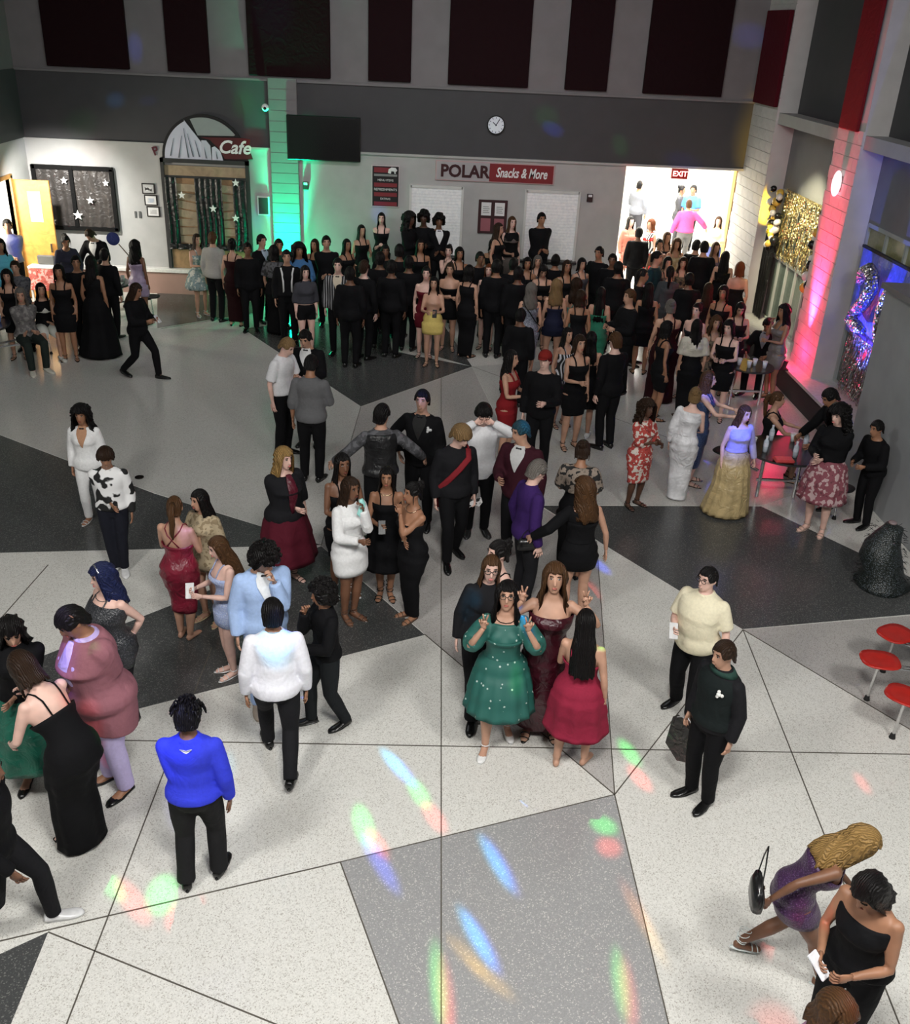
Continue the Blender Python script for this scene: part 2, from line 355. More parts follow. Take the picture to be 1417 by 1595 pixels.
# right wall
RWM = mat('paint', (.55, .53, .52))
mW1, mW2 = mat('paint', (.085, .085, .09)), mat('paint', (.17, .17, .18))
wr = multi('wall_right', [(RWM, (6.475, 7.3, 19.95, 21.9, 0, 8)), (mG, (6.85, 7.3, -3, 19.95, 4.35, 8)), (mW2, (6.84, 7.3, 16.8, 19.95, 2.95, 4.15)), (mW2, (6.84, 7.3, -3, 15.7, 3.05, 4.15)),
                          (RWM, (6.475, 7.3, 15.7, 16.8, 0, 8)), (RWM, (6.46, 7.3, 8.0, 9.2, 0, 8)), (mG, (6.95, 7.3, -3, 19.95, 0, 2.95)),
                          (mat('paint', (.33, .34, .35)), (6.0, 6.9, -3, 12.75, 0, 2.72)), (mU, (5.93, 6.9, -3, 12.78, 2.72, 2.79)),
                          (mat('paint', (.02, .02, .022)), (6.25, 6.95, 12.75, 19.9, 0, .42)), (mat('gloss', (.55, .54, .52)), (6.2, 6.95, 12.75, 19.9, .42, .47))])
# painted blocks on the lit stretch of the right wall and on the column
for k in range(36):
    for j in range(5):
        y0 = 19.955+j*.4-(.2 if k % 2 else 0); y1 = min(21.89, y0+.392); y0 = max(19.955, y0)
        if y1-y0 < .03: continue
        if k*.2+.2 > 4.4 and y0 > 19.99 and y1 < 21.6 and False: continue
        o = link('block', bpy.data.meshes.get('wall_block_mesh') or MB().box(0, 1, 0, 1, 0, 1).mesh('wall_block_mesh'), RWM, wr)
        o.location = (6.46, y0, k*.2+.006); o.scale = (.016, y1-y0, .19)
    for j in range(3):
        y0 = 15.705+j*.4-(.2 if k % 2 else 0); y1 = min(16.795, y0+.392); y0 = max(15.705, y0)
        if y1-y0 < .03 or k*.2 > 4.2: continue
        o = link('block', bpy.data.meshes['wall_block_mesh'], RWM, wr)
        o.location = (6.46, y0, k*.2+.006); o.scale = (.016, y1-y0, .19)
struct(MB().box(6.5, 6.86, 16.8, 19.95, 4.15, 4.35).box(6.5, 6.86, 9.2, 15.7, 4.15, 4.35).obj('trim_4', mat('paint', (.38, .38, .37))))
struct(MB().box(-12, 10.5, -3, 22, 8, 8.15).obj('ceiling', mat('paint', (.25, .25, .26))))
# corridor
mC = mat('paint', (.82, .80, .74)); mY = mat('paint', (.85, .62, .08))
struct(multi('wall_corridor', [(mC, (3.3, 3.5, 21.9, 34, 0, 3.2)), (mC, (3.3, 10.5, 33.8, 34, 0, 3.2)), (mC, (10.3, 10.5, 21.9, 34, 0, 3.2)), (mC, (7.3, 10.5, 21.7, 21.9, 0, 3.2)), (mY, (3.5, 4.1, 26, 26.3, 0, 3.2)), (mC, (8.05, 10.3, 26.0, 26.25, 0, 3.2))]))
struct(MB().box(3.3, 10.5, 21.9, 34, 3.12, 3.3).obj('ceiling_corridor', mC))
d = struct(MB().box(7.55, 7.62, 25.9, 26.2, 0, 3.1).box(7.98, 8.05, 25.9, 26.2, 0, 3.1).box(7.55, 8.05, 25.9, 26.2, 2.95, 3.12).obj('door_1', mat('paint', (.8, .62, .22))))
MB().box(7.63, 7.97, 26.02, 26.07, 0, 2.94).obj('door_leaf', mat('wood', (.30, .17, .07)), d)
MB().box(7.68, 7.71, 25.94, 26.02, 1.0, 1.3).obj('door_handle', mat('metal', (.6, .6, .6)), d)
# side door in the left wall, standing open
d = struct(MB().box(-8.68, -8.56, 18.82, 18.9, 0, 2.5).box(-8.68, -8.56, 20.5, 20.58, 0, 2.5).box(-8.68, -8.56, 18.82, 20.58, 2.45, 2.53).obj('door_2', mat('wood', (.30, .17, .05))))
lf = MB().box(-8.62, -7.85, 20.56, 20.61, 0.01, 2.42, .006).obj('door_leaf', mat('wood', (.52, .24, .05)), d)
MB().box(-7.96, -7.93, 20.50, 20.56, 1.0, 1.18).obj('door_handle', mat('metal', (.6, .6, .6)), lf)
MB().box(-8.3, -8.05, 20.553, 20.563, 1.6, 2.2).obj('vision_pane', mat('gloss', (.7, .62, .4)), lf)
# low capped ledge along the back wall, left
led = MB().box(-8.6, -6.05, WY-.16, WY, 0, .47).box(-6.05, -3.55, WY-.16, WY, 0, .47).obj('trim_5', mat('paint', (.36, .22, .18))); struct(led)
MB().box(-8.6, -3.52, WY-.2, WY, .47, .55, .008).obj('cap', mat('gloss', (.75, .73, .70)), led)
struct(MB().box(-3.5, 3.98, WY-.02, WY, 0, .12).obj('baseboard_back', mat('paint', (.03, .03, .03))))

# ------------------------------------------------------------------ wall fittings
def acoustic(x0, x1, z0, z1, label, c=(.011, .0015, .003)):
    o = MB().box(x0, x1, WY-.09, WY, z0, z1, .012).obj('acoustic_panel', mat('cloth', c))
    return tag(o, label, 'panel', 'acoustic panels on the upper walls')
names = ['wide dark maroon acoustic panel nearest the left wall', 'narrow dark acoustic panel second from the left wall', 'wide dark acoustic panel above the green lit pilaster', 'narrow dark acoustic panel above the wall television',
         'wide dark acoustic panel above the clock and snack sign', 'narrow dark acoustic panel right of the clock', 'wide maroon acoustic panel beside the right wall corner']
for (x0, x1), nm in zip([(-7.9, -6.26), (-5.49, -4.65), (-3.87, -2.23), (-1.47, -.61), (.14, 1.77), (2.52, 3.38), (4.12, 5.74)], names):
    acoustic(x0, x1, 4.5, 7.7, nm)
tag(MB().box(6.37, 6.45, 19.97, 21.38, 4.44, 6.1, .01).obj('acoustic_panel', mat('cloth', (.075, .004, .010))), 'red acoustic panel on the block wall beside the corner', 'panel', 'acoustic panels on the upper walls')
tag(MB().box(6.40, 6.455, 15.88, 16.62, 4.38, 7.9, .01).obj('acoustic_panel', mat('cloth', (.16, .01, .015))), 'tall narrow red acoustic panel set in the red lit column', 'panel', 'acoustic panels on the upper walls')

def star(mb, x, z, r, y0, y1):
    mb.prism([(x+(r if k % 2 == 0 else r*.42)*math.sin(k*PI/5), z+(r if k % 2 == 0 else r*.42)*math.cos(k*PI/5)) for k in range(10)], y0, y1, 'y')
STARM = mat('paint', (.9, .9, .88))
# star curtain
t = empty('star_backdrop', (-7.66, WY, 1.3)); tag(t, 'dark sheer backdrop with white stars pinned left of the cafe doors', 'curtain')
def drape(x0, x1, z0, z1, y, amp=.02, nf=9, sag=0.0):
    mb = MB(); nx, nz = 40, 10; vs = []
    for k in range(nz+1):
        for i in range(nx+1):
            u = i/nx; z = z1+(z0-z1)*k/nz - (sag*math.sin(u*PI*2)**2 if k == 0 else 0)
            vs.append((x0+(x1-x0)*u, y-amp-amp*math.sin(u*nf*2*PI+.6*math.sin(k*.7))*(.4+.6*k/nz), z))
    fs = [(k*(nx+1)+i, k*(nx+1)+i+1, (k+1)*(nx+1)+i+1, (k+1)*(nx+1)+i) for k in range(nz) for i in range(nx)]
    n = len(vs); vs += [(v[0], v[1]+.008, v[2]) for v in vs]; fs += [tuple(i+n for i in f[::-1]) for f in fs]
    mb.add(vs, fs); return mb
def local(o, t): o.location = -t.location; return o
local(drape(-8.46, -7.72, 1.33, 2.56, WY-.02, .02, 4, .03).obj('cloth_panel', mat('satin', (.05, .045, .042)), t, True), t)
local(drape(-7.68, -6.86, 1.36, 2.54, WY-.02, .02, 4, .03).obj('cloth_panel', mat('satin', (.062, .055, .05)), t, True), t)
local(MB().box(-8.52, -8.44, WY-.09, WY-.01, 1.33, 2.6).box(-6.9, -6.82, WY-.09, WY-.01, 1.3, 2.56).box(-7.74, -7.66, WY-.1, WY-.01, 1.36, 2.56).box(-8.5, -6.83, WY-.09, WY-.01, 2.52, 2.6).box(-8.3, -6.83, WY-.09, WY-.01, 1.28, 1.36).obj('border', mat('cloth', (.006, .006, .006)), t), t)
for px, py, r in [(100, 281, .085), (165, 285, .075), (141, 312, .085), (83, 344, .085), (122, 335, .11)]:
    p = at_y(px, py, WY-.1); mb = MB(); star(mb, p.x, p.z, r, WY-.125, WY-.115); local(mb.obj('star', STARM, t), t)
# cafe doors
t = empty('cafe_entrance', (-4.9, WY, 0)); tag(t, 'boarded cafe double doors hung with black drapes under the round mountain sign', 'door')
X0, X1 = -5.74, -4.04
local(MB().box(X0-.07, X0, WY-.1, WY, .56, 2.84).box(X1, X1+.07, WY-.1, WY, .56, 2.84).box(X0-.07, X1+.07, WY-.1, WY, 2.76, 2.84).box(X0, X1, WY-.06, WY-.04, 2.45, 2.5).box(-4.93, -4.87, WY-.08, WY-.02, .56, 2.5).obj('frame', mat('paint', (.03, .03, .03)), t), t)
local(MB().box(X0, X1, WY-.05, WY-.02, 2.5, 2.7).obj('transom', mat('wood', (.36, .27, .17)), t), t)
for s, (a, b) in enumerate([(X0+.02, -4.93), (-4.87, X1-.02)]):
    lf = local(MB().box(a, b, WY-.05, WY-.01, .56, 2.46).obj('door_leaf', mat('wood', (.33, .20, .10)), t), t)
    for k in range(7):
        z = 1.18+k*.18; ang = random.uniform(-.16, .16); c, s_ = math.cos(ang), math.sin(ang); L, hh = .27, .075; cx = (a+b)/2-.02+.04*s
        pts = [(cx+u*L*c-v*hh*s_, z+u*L*s_+v*hh*c) for u, v in ((-1, -1), (1, -1), (1, 1), (-1, 1))]
        MB().prism(pts, WY-.075-.004*(k % 2), WY-.052, 'y').obj('board', mat('wood', sc((.34, .27, .18), random.uniform(.8, 1.1))), lf)
for a, b in [(X0, -5.5), (-5.12, -4.55), (-4.32, X1)]:
    local(drape(a, b, 1.0, 2.46, WY-.09, .025, max(2, int((b-a)*9))).obj('drape', mat('satin', (.008, .008, .009)), t, True), t)
local(drape(X0, X1, .98, 1.1, WY-.11, .02, 8).obj('drape', mat('satin', (.006, .006, .006)), t, True), t)
for px, py in [(283, 304), (332, 325), (367, 285), (367, 340)]:
    p = at_y(px, py, WY-.15); mb = MB(); star(mb, p.x, p.z, .085, WY-.16, WY-.15); local(mb.obj('star', STARM, t), t)
# round cafe sign
CXS, CZS, RS = -4.87, 2.84, .86
t = empty('cafe_sign', (CXS, WY, CZS)); tag(t, 'half round sign with pale mountains and Cafe in white script', 'sign')
arc = lambda a0, a1, r, n=24: [(CXS+r*math.cos(R_(a0+(a1-a0)*i/n)), CZS+r*.99*math.sin(R_(a0+(a1-a0)*i/n))) for i in range(n+1)]
local(MB().prism(arc(0, 180, RS+.03), WY-.06, WY-.01, 'y').obj('backing', mat('paint', (.008, .008, .008)), t), t)
local(MB().prism(arc(38, 108, RS-.03)+[(CXS-.12, CZS+.47), (CXS+.62, CZS+.49)], WY-.075, WY-.06, 'y').obj('sky_panel', mat('paint', (.30, .34, .33)), t), t)
mt = arc(117, 180, RS-.03)
def poly(pts, y0, y1, name, m): return local(MB().prism(pts, y0, y1, 'y').obj(name, m, t), t)
poly(mt+[(CXS+.02, CZS), (CXS-.06, CZS+.35), (CXS-.38, CZS+.76)][0:3], WY-.08, WY-.06, 'mountain', mat('paint', (.62, .64, .74)))
poly([(CXS-.07, CZS), (CXS+.14, CZS), (CXS+.13, CZS+.28), (CXS+.05, CZS+.38), (CXS-.05, CZS+.38)], WY-.085, WY-.06, 'mountain', mat('paint', (.55, .57, .65)))
poly([(CXS+.15, CZS), (CXS+.38, CZS), (CXS+.33, CZS+.18), (CXS+.22, CZS+.27), (CXS+.16, CZS+.25)], WY-.085, WY-.06, 'mountain', mat('paint', (.62, .64, .74)))
for a, b, c_, d_ in [(-.72, .05, -.62, .4), (-.55, .02, -.45, .45), (-.35, .03, -.4, .6), (-.25, .05, -.33, .5), (-.12, .05, -.18, .38), (.02, .03, .0, .25), (.25, .03, .24, .18)]:
    poly([(CXS+a, CZS+b), (CXS+a+.025, CZS+b), (CXS+c_, CZS+d_)], WY-.095, WY-.08, 'ridge', mat('paint', (.12, .13, .16)))
poly([(CXS-.06, CZS+.44), (CXS+.8, CZS+.46), (CXS+.97, CZS+.44), (CXS+.93, CZS+.25), (CXS+1.0, CZS+.05), (CXS+.42, CZS+.03), (CXS+.3, CZS+.24), (CXS+.12, CZS+.4)], WY-.09, WY-.06, 'banner', mat('paint', (.085, .008, .010)))
def text(body, size, x, y, z, m, parent, name='lettering', ext=.004, shear=0.0, rz=0, rx=PI/2, ry=0, sx=1.0, off=0.0, align='CENTER'):
    c = bpy.data.curves.new('txt', 'FONT'); c.body = body; c.size = size; c.align_x = align; c.align_y = 'CENTER'; c.extrude = ext; c.shear = shear; c.resolution_u = 3; c.offset = off
    tmp = bpy.data.objects.new('txt', c); COL.objects.link(tmp)
    me = bpy.data.meshes.new_from_object(tmp.evaluated_get(bpy.context.evaluated_depsgraph_get()))
    bpy.data.objects.remove(tmp)
    o = link(name, me, m, parent); o.rotation_euler = (rx, ry, rz); o.scale = (sx, 1, 1)
    o.location = (x, y, z)
    if parent: o.location = Vector((x, y, z))-parent.location
    return o
text('Cafe', .36, CXS+.62, WY-.1, CZS+.26, mat('paint', (.85, .85, .85)), t, shear=.3, off=.008)
text('P', .24, -5.9, WY-.02, 2.96, mat('paint', (.09, .01, .02)), t, ry=-.35, off=.006)
# posters beside
t = empty('poster_stack', (-6.1, WY, 1.6)); tag(t, 'column of three small framed notices between backdrop and cafe doors', 'notices')
for k, c in enumerate([(.05, .05, .05), (.45, .5, .58), (.5, .5, .5)]):
    x, z = -6.12+.03*k, 2.2-.235*k
    fr = local(MB().box(x-.14, x+.14, WY-.03, WY-.005, z-.11, z+.11, .006).obj('frame', mat('paint', (.015, .012, .012)), t), t)
    MB().box(x-.11, x+.11, WY-.036, WY-.03, z-.085, z+.085).obj('sheet', mat('paint', (.5, .5, .5) if k == 0 else (.75, .75, .75)), fr)
    MB().box(x-.07, x+.07, WY-.04, WY-.036, z-.05, z+.04).obj('print', mat('patch', c, (.6, .6, .6)), fr)
tag(MB().box(-6.47, -6.43, WY-.02, WY, 1.58, 1.72, .004).box(-6.38, -6.33, WY-.02, WY, 1.58, 1.72, .004).obj('light_switch', mat('gloss', (.12, .12, .12))), 'pair of small dark wall switches below the notices', 'switch')
# tv
t = empty('television', (-2.38, WY, 2.93)); tag(t, 'large black flat television hung tilted on the grey band', 'television')
o = local(MB().box(-3.14, -1.62, WY-.16, WY-.10, 2.93, 3.80, .012).obj('casing', mat('gloss', (.006, .006, .006)), t), t)
local(MB().box(-3.10, -1.66, WY-.165, WY-.16, 2.97, 3.76).obj('screen', mat('gloss', (.002, .002, .002)), t), t)
local(MB().box(-2.6, -2.2, WY-.1, WY, 3.1, 3.5).obj('bracket', mat('metal', (.1, .1, .1)), t), t)
# clock
t = empty('wall_clock', (1.17, WY, 3.77)); tag(t, 'round white wall clock with dark rim on the grey band', 'clock')
disc = lambda r, y0, y1, n=28: MB().prism([(r*math.cos(2*PI*i/n), r*math.sin(2*PI*i/n)) for i in range(n)], y0, y1, 'y')
disc(.185, -.07, -.02).obj('rim', mat('gloss', (.01, .01, .01)), t); disc(.165, -.075, -.07).obj('face', mat('paint', (.85, .9, 1)), t)
for k in range(12):
    a = k*PI/6; MB().box(-.006, .006, -.079, -.075, .125, .155).obj('hour_mark', mat('paint', (.02, .03, .1)), t).rotation_euler = (0, a, 0)
for L, a in ((.085, -.9), (.125, .55)): MB().box(-.008, .008, -.083, -.079, -.02, L).obj('hand', mat('paint', (.01, .01, .05)), t).rotation_euler = (0, a, 0)
# camera dome, speaker, alarms
t = empty('security_camera', (-3.56, WY-.1, 3.91)); tag(t, 'small white dome camera left of the green lit pilaster', 'camera')
MB().ball((0, -.04, 0), (.075, .06, .075), 14, 10).obj('housing', mat('gloss', (.8, .8, .8)), t, True); MB().ball((0, -.08, -.01), (.035, .03, .035), 12, 8).obj('lens', mat('gloss', (.005, .005, .005)), t, True)
t = empty('wall_speaker', (-3.7, WY, 1.95)); tag(t, 'small dark rectangular grille on the wall beside green light', 'speaker')
MB().box(-.13, .13, -.05, 0, -.2, .2, .008).obj('frame', mat('paint', (.6, .6, .6)), t); MB().box(-.10, .10, -.056, -.05, -.17, .17).obj('grille', mat('paint', (.02, .02, .02)), t)
for x, z, nm in [(-2.79, 2.40, 'fire alarm strobe below the television'), (3.27, 2.40, 'fire alarm strobe between second shutter and corridor')]:
    t = empty('fire_alarm', (x, WY, z)); tag(t, 'small dark '+nm, 'alarm', 'fire alarms')
    MB().box(-.06, .06, -.05, 0, -.08, .08, .006).obj('box', mat('paint', (.03, .01, .01)), t); MB().box(-.04, .04, -.065, -.05, .02, .07, .004).obj('strobe', mat('gloss', (.8, .8, .8)), t)
# menu board
t = empty('menu_board', (-1.10, WY, 2.455)); tag(t, 'tall black and red lettered menu board with white bear', 'sign')
MB().box(-.30, .30, -.03, 0, -.43, .43, .006).obj('frame', mat('paint', (.55, .5, .5)), t); MB().box(-.275, .275, -.036, -.03, -.405, .405).obj('board', mat('paint', (.01, .006, .008)), t)
RR, WW = mat('paint', (.22, .02, .03)), mat('paint', (.8, .8, .8))
for z, h in ((.33, .05), (.03, .04), (-.165, .04), (-.355, .04)): MB().box(-.245, .1 if z > .3 else .245, -.04, -.036, z-h, z+h).obj('red_band', RR, t)
MB().box(-.245, .245, -.04, -.036, .205, .25).obj('grey_band', mat('paint', (.25, .25, .25)), t)
MB().tube([(.07, -.04, .27), (.09, -.04, .33), (.13, -.04, .35), (.2, -.04, .345), (.235, -.04, .32)], [.02, .035, .04, .04, .018], 6, True, .3).tube([(.11, -.04, .33), (.10, -.04, .265)], .014, 5).tube([(.19, -.04, .33), (.20, -.04, .265)], .014, 5).obj('bear', WW, t)
text('MENU ITEMS', .06, -1.10, WY-.038, 2.58, WW, t, ext=.001); text('REFRESHMENTS', .07, -1.10, WY-.038, 2.39, WW, t, ext=.001); text('EXTRAS', .06, -1.10, WY-.038, 2.20, WW, t, ext=.001)
# snack sign
t = empty('snack_sign', (1.21, WY, 2.83)); tag(t, 'long grey and red sign reading POLAR Snacks & More', 'sign')
MB().box(-1.26, 1.26, -.04, 0, -.20, .20, .006).obj('frame', mat('paint', (.5, .35, .35)), t)
MB().box(-1.235, -.12, -.046, -.04, -.18, .18).obj('grey_panel', mat('paint', (.40, .38, .39)), t); MB().box(-.12, 1.235, -.046, -.04, -.18, .18).obj('red_panel', mat('paint', (.20, .012, .016)), t)
text('POLAR', .34, .57, WY-.05, 2.82, mat('paint', (.035, .002, .004)), t, off=.012, sx=.98); text('Snacks & More', .27, 1.77, WY-.05, 2.83, WW, t, shear=.25, off=.006, sx=.66)
# shutters
for i, (x0, x1, z0, z1, lb) in enumerate([(-.56, .54, 1.05, 2.48, 'left'), (1.91, 3.04, 1.05, 2.48, 'right')]):
    t = empty('serving_hatch', ((x0+x1)/2, WY, z0)); tag(t, ('white roller shutter hatch below the snack sign, left of cork board' if i == 0 else 'white roller shutter hatch right of the cork board'), 'shutter', 'serving hatches')
    hw = (x1-x0)/2; H_ = z1-z0
    MB().box(-hw-.03, -hw+.02, -.05, 0, 0, H_+.03).box(hw-.02, hw+.03, -.05, 0, 0, H_+.03).box(-hw, hw, -.05, 0, H_-.02, H_+.04).obj('frame', mat('paint', (.62, .62, .6)), t)
    for k in range(22): MB().box(-hw+.02, hw-.02, -.03, -.008, .02+k*(H_-.04)/22, .018+(k+1)*(H_-.04)/22, .0015).obj('slat', mat('gloss', (.95, .97, 1.0)), t)
    MB().box(-hw-.06, hw+.06, -.18, 0, -.05, 0, .006).obj('counter', mat('gloss', (.03, .03, .03)), t)
# cork board
t = empty('notice_board', (1.21, WY, 1.92)); tag(t, 'maroon framed notice board with four sheets between the hatches', 'board')
MB().box(-.31, .31, -.05, 0, -.35, .35, .008).obj('frame', mat('paint', (.035, .006, .008)), t)
for sx in (-1, 1):
    for sz in (-1, 1):
        c = (.75, .75, .75) if sz > 0 else (.30, .10, .12)
        o = MB().box(sx*.145-.105, sx*.145+.105, -.056, -.05, sz*.165-.135, sz*.165+.135).obj('sheet', mat('paint', c), t)
        if sz > 0:
            for q in range(4): MB().box(sx*.145-.07, sx*.145+.07-.02*(q % 2), -.058, -.056, sz*.165-.08+q*.04, sz*.165-.068+q*.04).obj('print_line', mat('paint', (.15, .15, .15)), o)
# exit sign
t = empty('exit_sign', (5.1, WY-.1, 2.98)); tag(t, 'red lit exit sign above the bright corridor', 'sign')
MB().box(-.17, .17, -.05, .03, -.10, .10, .006).obj('casing', mat('paint', (.7, .1, .08)), t)
MB().box(-.15, .15, -.055, -.05, -.08, .08).obj('face', mat('paint', (.6, .02, .02)), t)
text('EXIT', .15, 5.1, WY-.16, 2.98, mat('glow', (1, .75, .7), (1.6,)), t, off=.003)
tag(MB().box(8.65, 8.95, 25.97, 26.0, 1.95, 2.45, .004).obj('blue_notice', mat('patch', (.1, .4, .75), (.6, .8, .9))), 'small blue notice on the bright corridor wall', 'sign')
# column wall lamp
t = empty('wall_lamp', (6.44, 16.18, 3.58)); tag(t, 'white oval wall lamp glowing on the red lit column', 'lamp')
MB().ball((-.05, 0, 0), (.07, .10, .20), 16, 12).obj('shade', mat('glow', (1, .82, .85), (1.3,)), t, True)
MB().box(-.02, .02, -.06, .06, -.12, .12, .005).obj('mount', mat('metal', (.4, .4, .4)), t)
t = empty('up_light', (6.1, 16.18, .47)); tag(t, 'small black uplight can throwing red on the column', 'lamp', 'floor uplights')
MB().tube([(0, 0, 0), (.04, 0, .16)], .07, 14).obj('can', mat('paint', (.01, .01, .01)), t); MB().box(-.1, .1, -.1, .1, 0, .02).obj('base', mat('paint', (.01, .01, .01)), t)
t = empty('up_light', (-3.17, 20.85, 0)); tag(t, 'small black uplight can throwing green on the pilaster', 'lamp', 'floor uplights')
MB().tube([(0, 0, .02), (0, .03, .2)], .07, 14).obj('can', mat('paint', (.01, .01, .01)), t); MB().box(-.1, .1, -.1, .1, 0, .02).obj('base', mat('paint', (.01, .01, .01)), t)

# windows in the right wall
def window_bay(n, y0, y1, z0, z1, cols, rows, x=6.9, glass=(.10, .13, .12)):
    fr = MB(); FM = mat('paint', (.33, .36, .35))
    dy = (y1-y0)/cols; dz = (z1-z0)/rows
    for i in range(cols+1): fr.box(x-.07, x, y0+i*dy-.03, y0+i*dy+.03, z0, z1)
    for k in range(rows+1): fr.box(x-.075, x, y0, y1, z0+k*dz-.03, z0+k*dz+.03)
    f = struct(fr.obj('window_%d' % n, FM))
    for i in range(cols):
        for k in range(rows): MB().box(x-.03, x-.02, y0+i*dy+.03, y0+(i+1)*dy-.03, z0+k*dz+.03, z0+(k+1)*dz-.03).obj('pane', mat('gloss', glass), f)
    return f
window_bay(1, 16.85, 19.9, .47, 2.95, 6, 2)
f2 = window_bay(2, 12.9, 15.65, .47, 2.3, 5, 1)
f3 = window_bay(3, 9.3, 15.65, 2.32, 3.05, 9, 1, glass=(.28, .27, .14))  # yellow light of these windows put into the pane colour
# gold foil curtain
def fringe(name, x, y0, y1, z0, z1, n, m, label, seed=1, wob=.02):
    rnd = random.Random(seed); mb = MB()
    for i in range(n):
        y = y0+(y1-y0)*(i+.5)/n; zz = z0+rnd.uniform(-.05, .08); wd = (y1-y0)/n*.5; ph = rnd.uniform(0, 6); pts = []
        K = 9; vs = []; fs = []
        for k in range(K+1):
            z = z1+(zz-z1)*k/K; ox = x+wob*math.sin(ph+k*1.3)*(.3+k/K); oy = y+wob*.6*math.sin(ph*2+k*.9); tw = .6*math.sin(ph+k*1.7)
            vs += [(ox-wd*math.sin(tw), oy-wd*math.cos(tw), z), (ox+wd*math.sin(tw), oy+wd*math.cos(tw), z)]
        for k in range(K): fs.append((2*k, 2*k+1, 2*k+3, 2*k+2))
        mb.add(vs, fs)
    mb.box(x-.01, x+.01, y0, y1, z1, z1+.03)
    o = mb.obj(name, m); tag(o, label, 'curtain', None, 'stuff'); return o
fringe('foil_fringe_curtain', 6.76, 17.35, 19.45, 1.75, 3.0, 90, mat('foil', (1.0, .82, .38)), 'shimmering gold foil fringe curtain hung over the far windows', 3)
fringe('foil_fringe_curtain', 6.72, 13.0, 15.2, .5, 1.45, 110, mat('foil', (.5, .52, .46)), 'silver foil fringe curtain below the number balloons', 5, .03)
# backing, its blue light put into the sheet colour, and number balloons
t = empty('blue_lit_backing', (6.78, 14.2, 1.4)); tag(t, 'blue lit backing behind the silver number balloons, light put into its colour', 'backdrop')
o = MB().box(-.01, .01, -1.2, 1.3, 0, 1.35).obj('sheet', mat('satin', (.14, .18, .75)), t)
MB().box(-.03, .02, -1.22, 1.32, 1.33, 1.37).obj('rail', mat('paint', (.02, .02, .03)), t)
def balloon_digit(path, loc, label, s=1.0, rx=0):
    e = empty('number_balloon', loc); tag(e, label, 'balloon', 'silver number balloons')
    MB().tube([(0, y*s, z*s) for y, z in path], [.06]+[.105]*(len(path)-2)+[.06], 10).obj('foil_body', mat('foil', (.62, .62, .66)), e, True)
    MB().tube([(0, 0, -.03-.0*s), (0, 0, -.12)], [.02, .008], 6).obj('knot', mat('foil', (.6, .6, .6)), e)
two = [(.24, .66), (.16, .84), (-.0, .92), (-.18, .84), (-.22, .66), (-.10, .46), (.1, .26), (.24, .08), (.0, .04), (-.28, .04)]
balloon_digit(two, (6.6, 14.75, 1.62), 'silver foil number two balloon nearest the red lit column', 1.0)
zer = [(.2*math.sin(a)*1.15, .46+.40*math.cos(a)) for a in [2*PI*i/16 for i in range(17)]]
balloon_digit(zer, (6.6, 13.75, 1.62), 'silver foil number zero balloon beside the half wall', 1.0)
# balloon garlands with dark drapes around the far windows
for k, (y, z0, z1, lb) in enumerate([(19.62, .5, 2.5, 'black drape hanging at the corner side of the foil curtain'), (17.0, .5, 2.2, 'black drape hanging beside the red lit column')]):
    mb = MB(); nx = 18
    vs = []; 
    for r in range(8):
        for i in range(nx+1):
            u = i/nx; vs.append((6.66+.03*math.sin(u*22+r*.5), y-.24+.48*u, z1+(z0-z1)*r/7))
    fs = [(r*(nx+1)+i, r*(nx+1)+i+1, (r+1)*(nx+1)+i+1, (r+1)*(nx+1)+i) for r in range(7) for i in range(nx)]
    n = len(vs); vs += [(v[0]+.01, v[1], v[2]) for v in vs]; fs += [tuple(i+n for i in f[::-1]) for f in fs]
    mb.add(vs, fs); tag(mb.obj('window_drape', mat('satin', (.006, .006, .006)), None, True), lb, 'drape', 'dark window drapes')
rnd = random.Random(11); bl = []
bm_ = MB().ball((0, 0, 0), (1, 1, 1.15), 12, 9).ball((0, 0, -1.2), (.12, .12, .1), 6, 4).mesh('balloon_mesh', True)
for i in range(34):
    if i < 22: y, z = 19.55+rnd.uniform(-.2, .2), 1.9+i*.052
    else: y, z = 17.05+rnd.uniform(-.14, .14), 1.55+(i-22)*.11
    c, cn = [((.01, .01, .01), 'black'), ((.75, .73, .7), 'white'), ((.7, .45, .08), 'gold')][(i*7) % 3]
    o = link('balloon', bm_, mat('gloss', c)); r = rnd.uniform(.055, .095); o.scale = (r, r, r); o.location = (6.6+rnd.uniform(-.05, .05), y, z); o.rotation_euler = (rnd.uniform(-1, 1), rnd.uniform(-1, 1), 0)
    tag(o, 'small %s balloon in the garland %s the gold foil curtain' % (cn, 'corner side of' if i < 22 else 'column side of'), 'balloon', '%s balloons, %s garland' % (cn, 'corner side' if i < 22 else 'column side'))

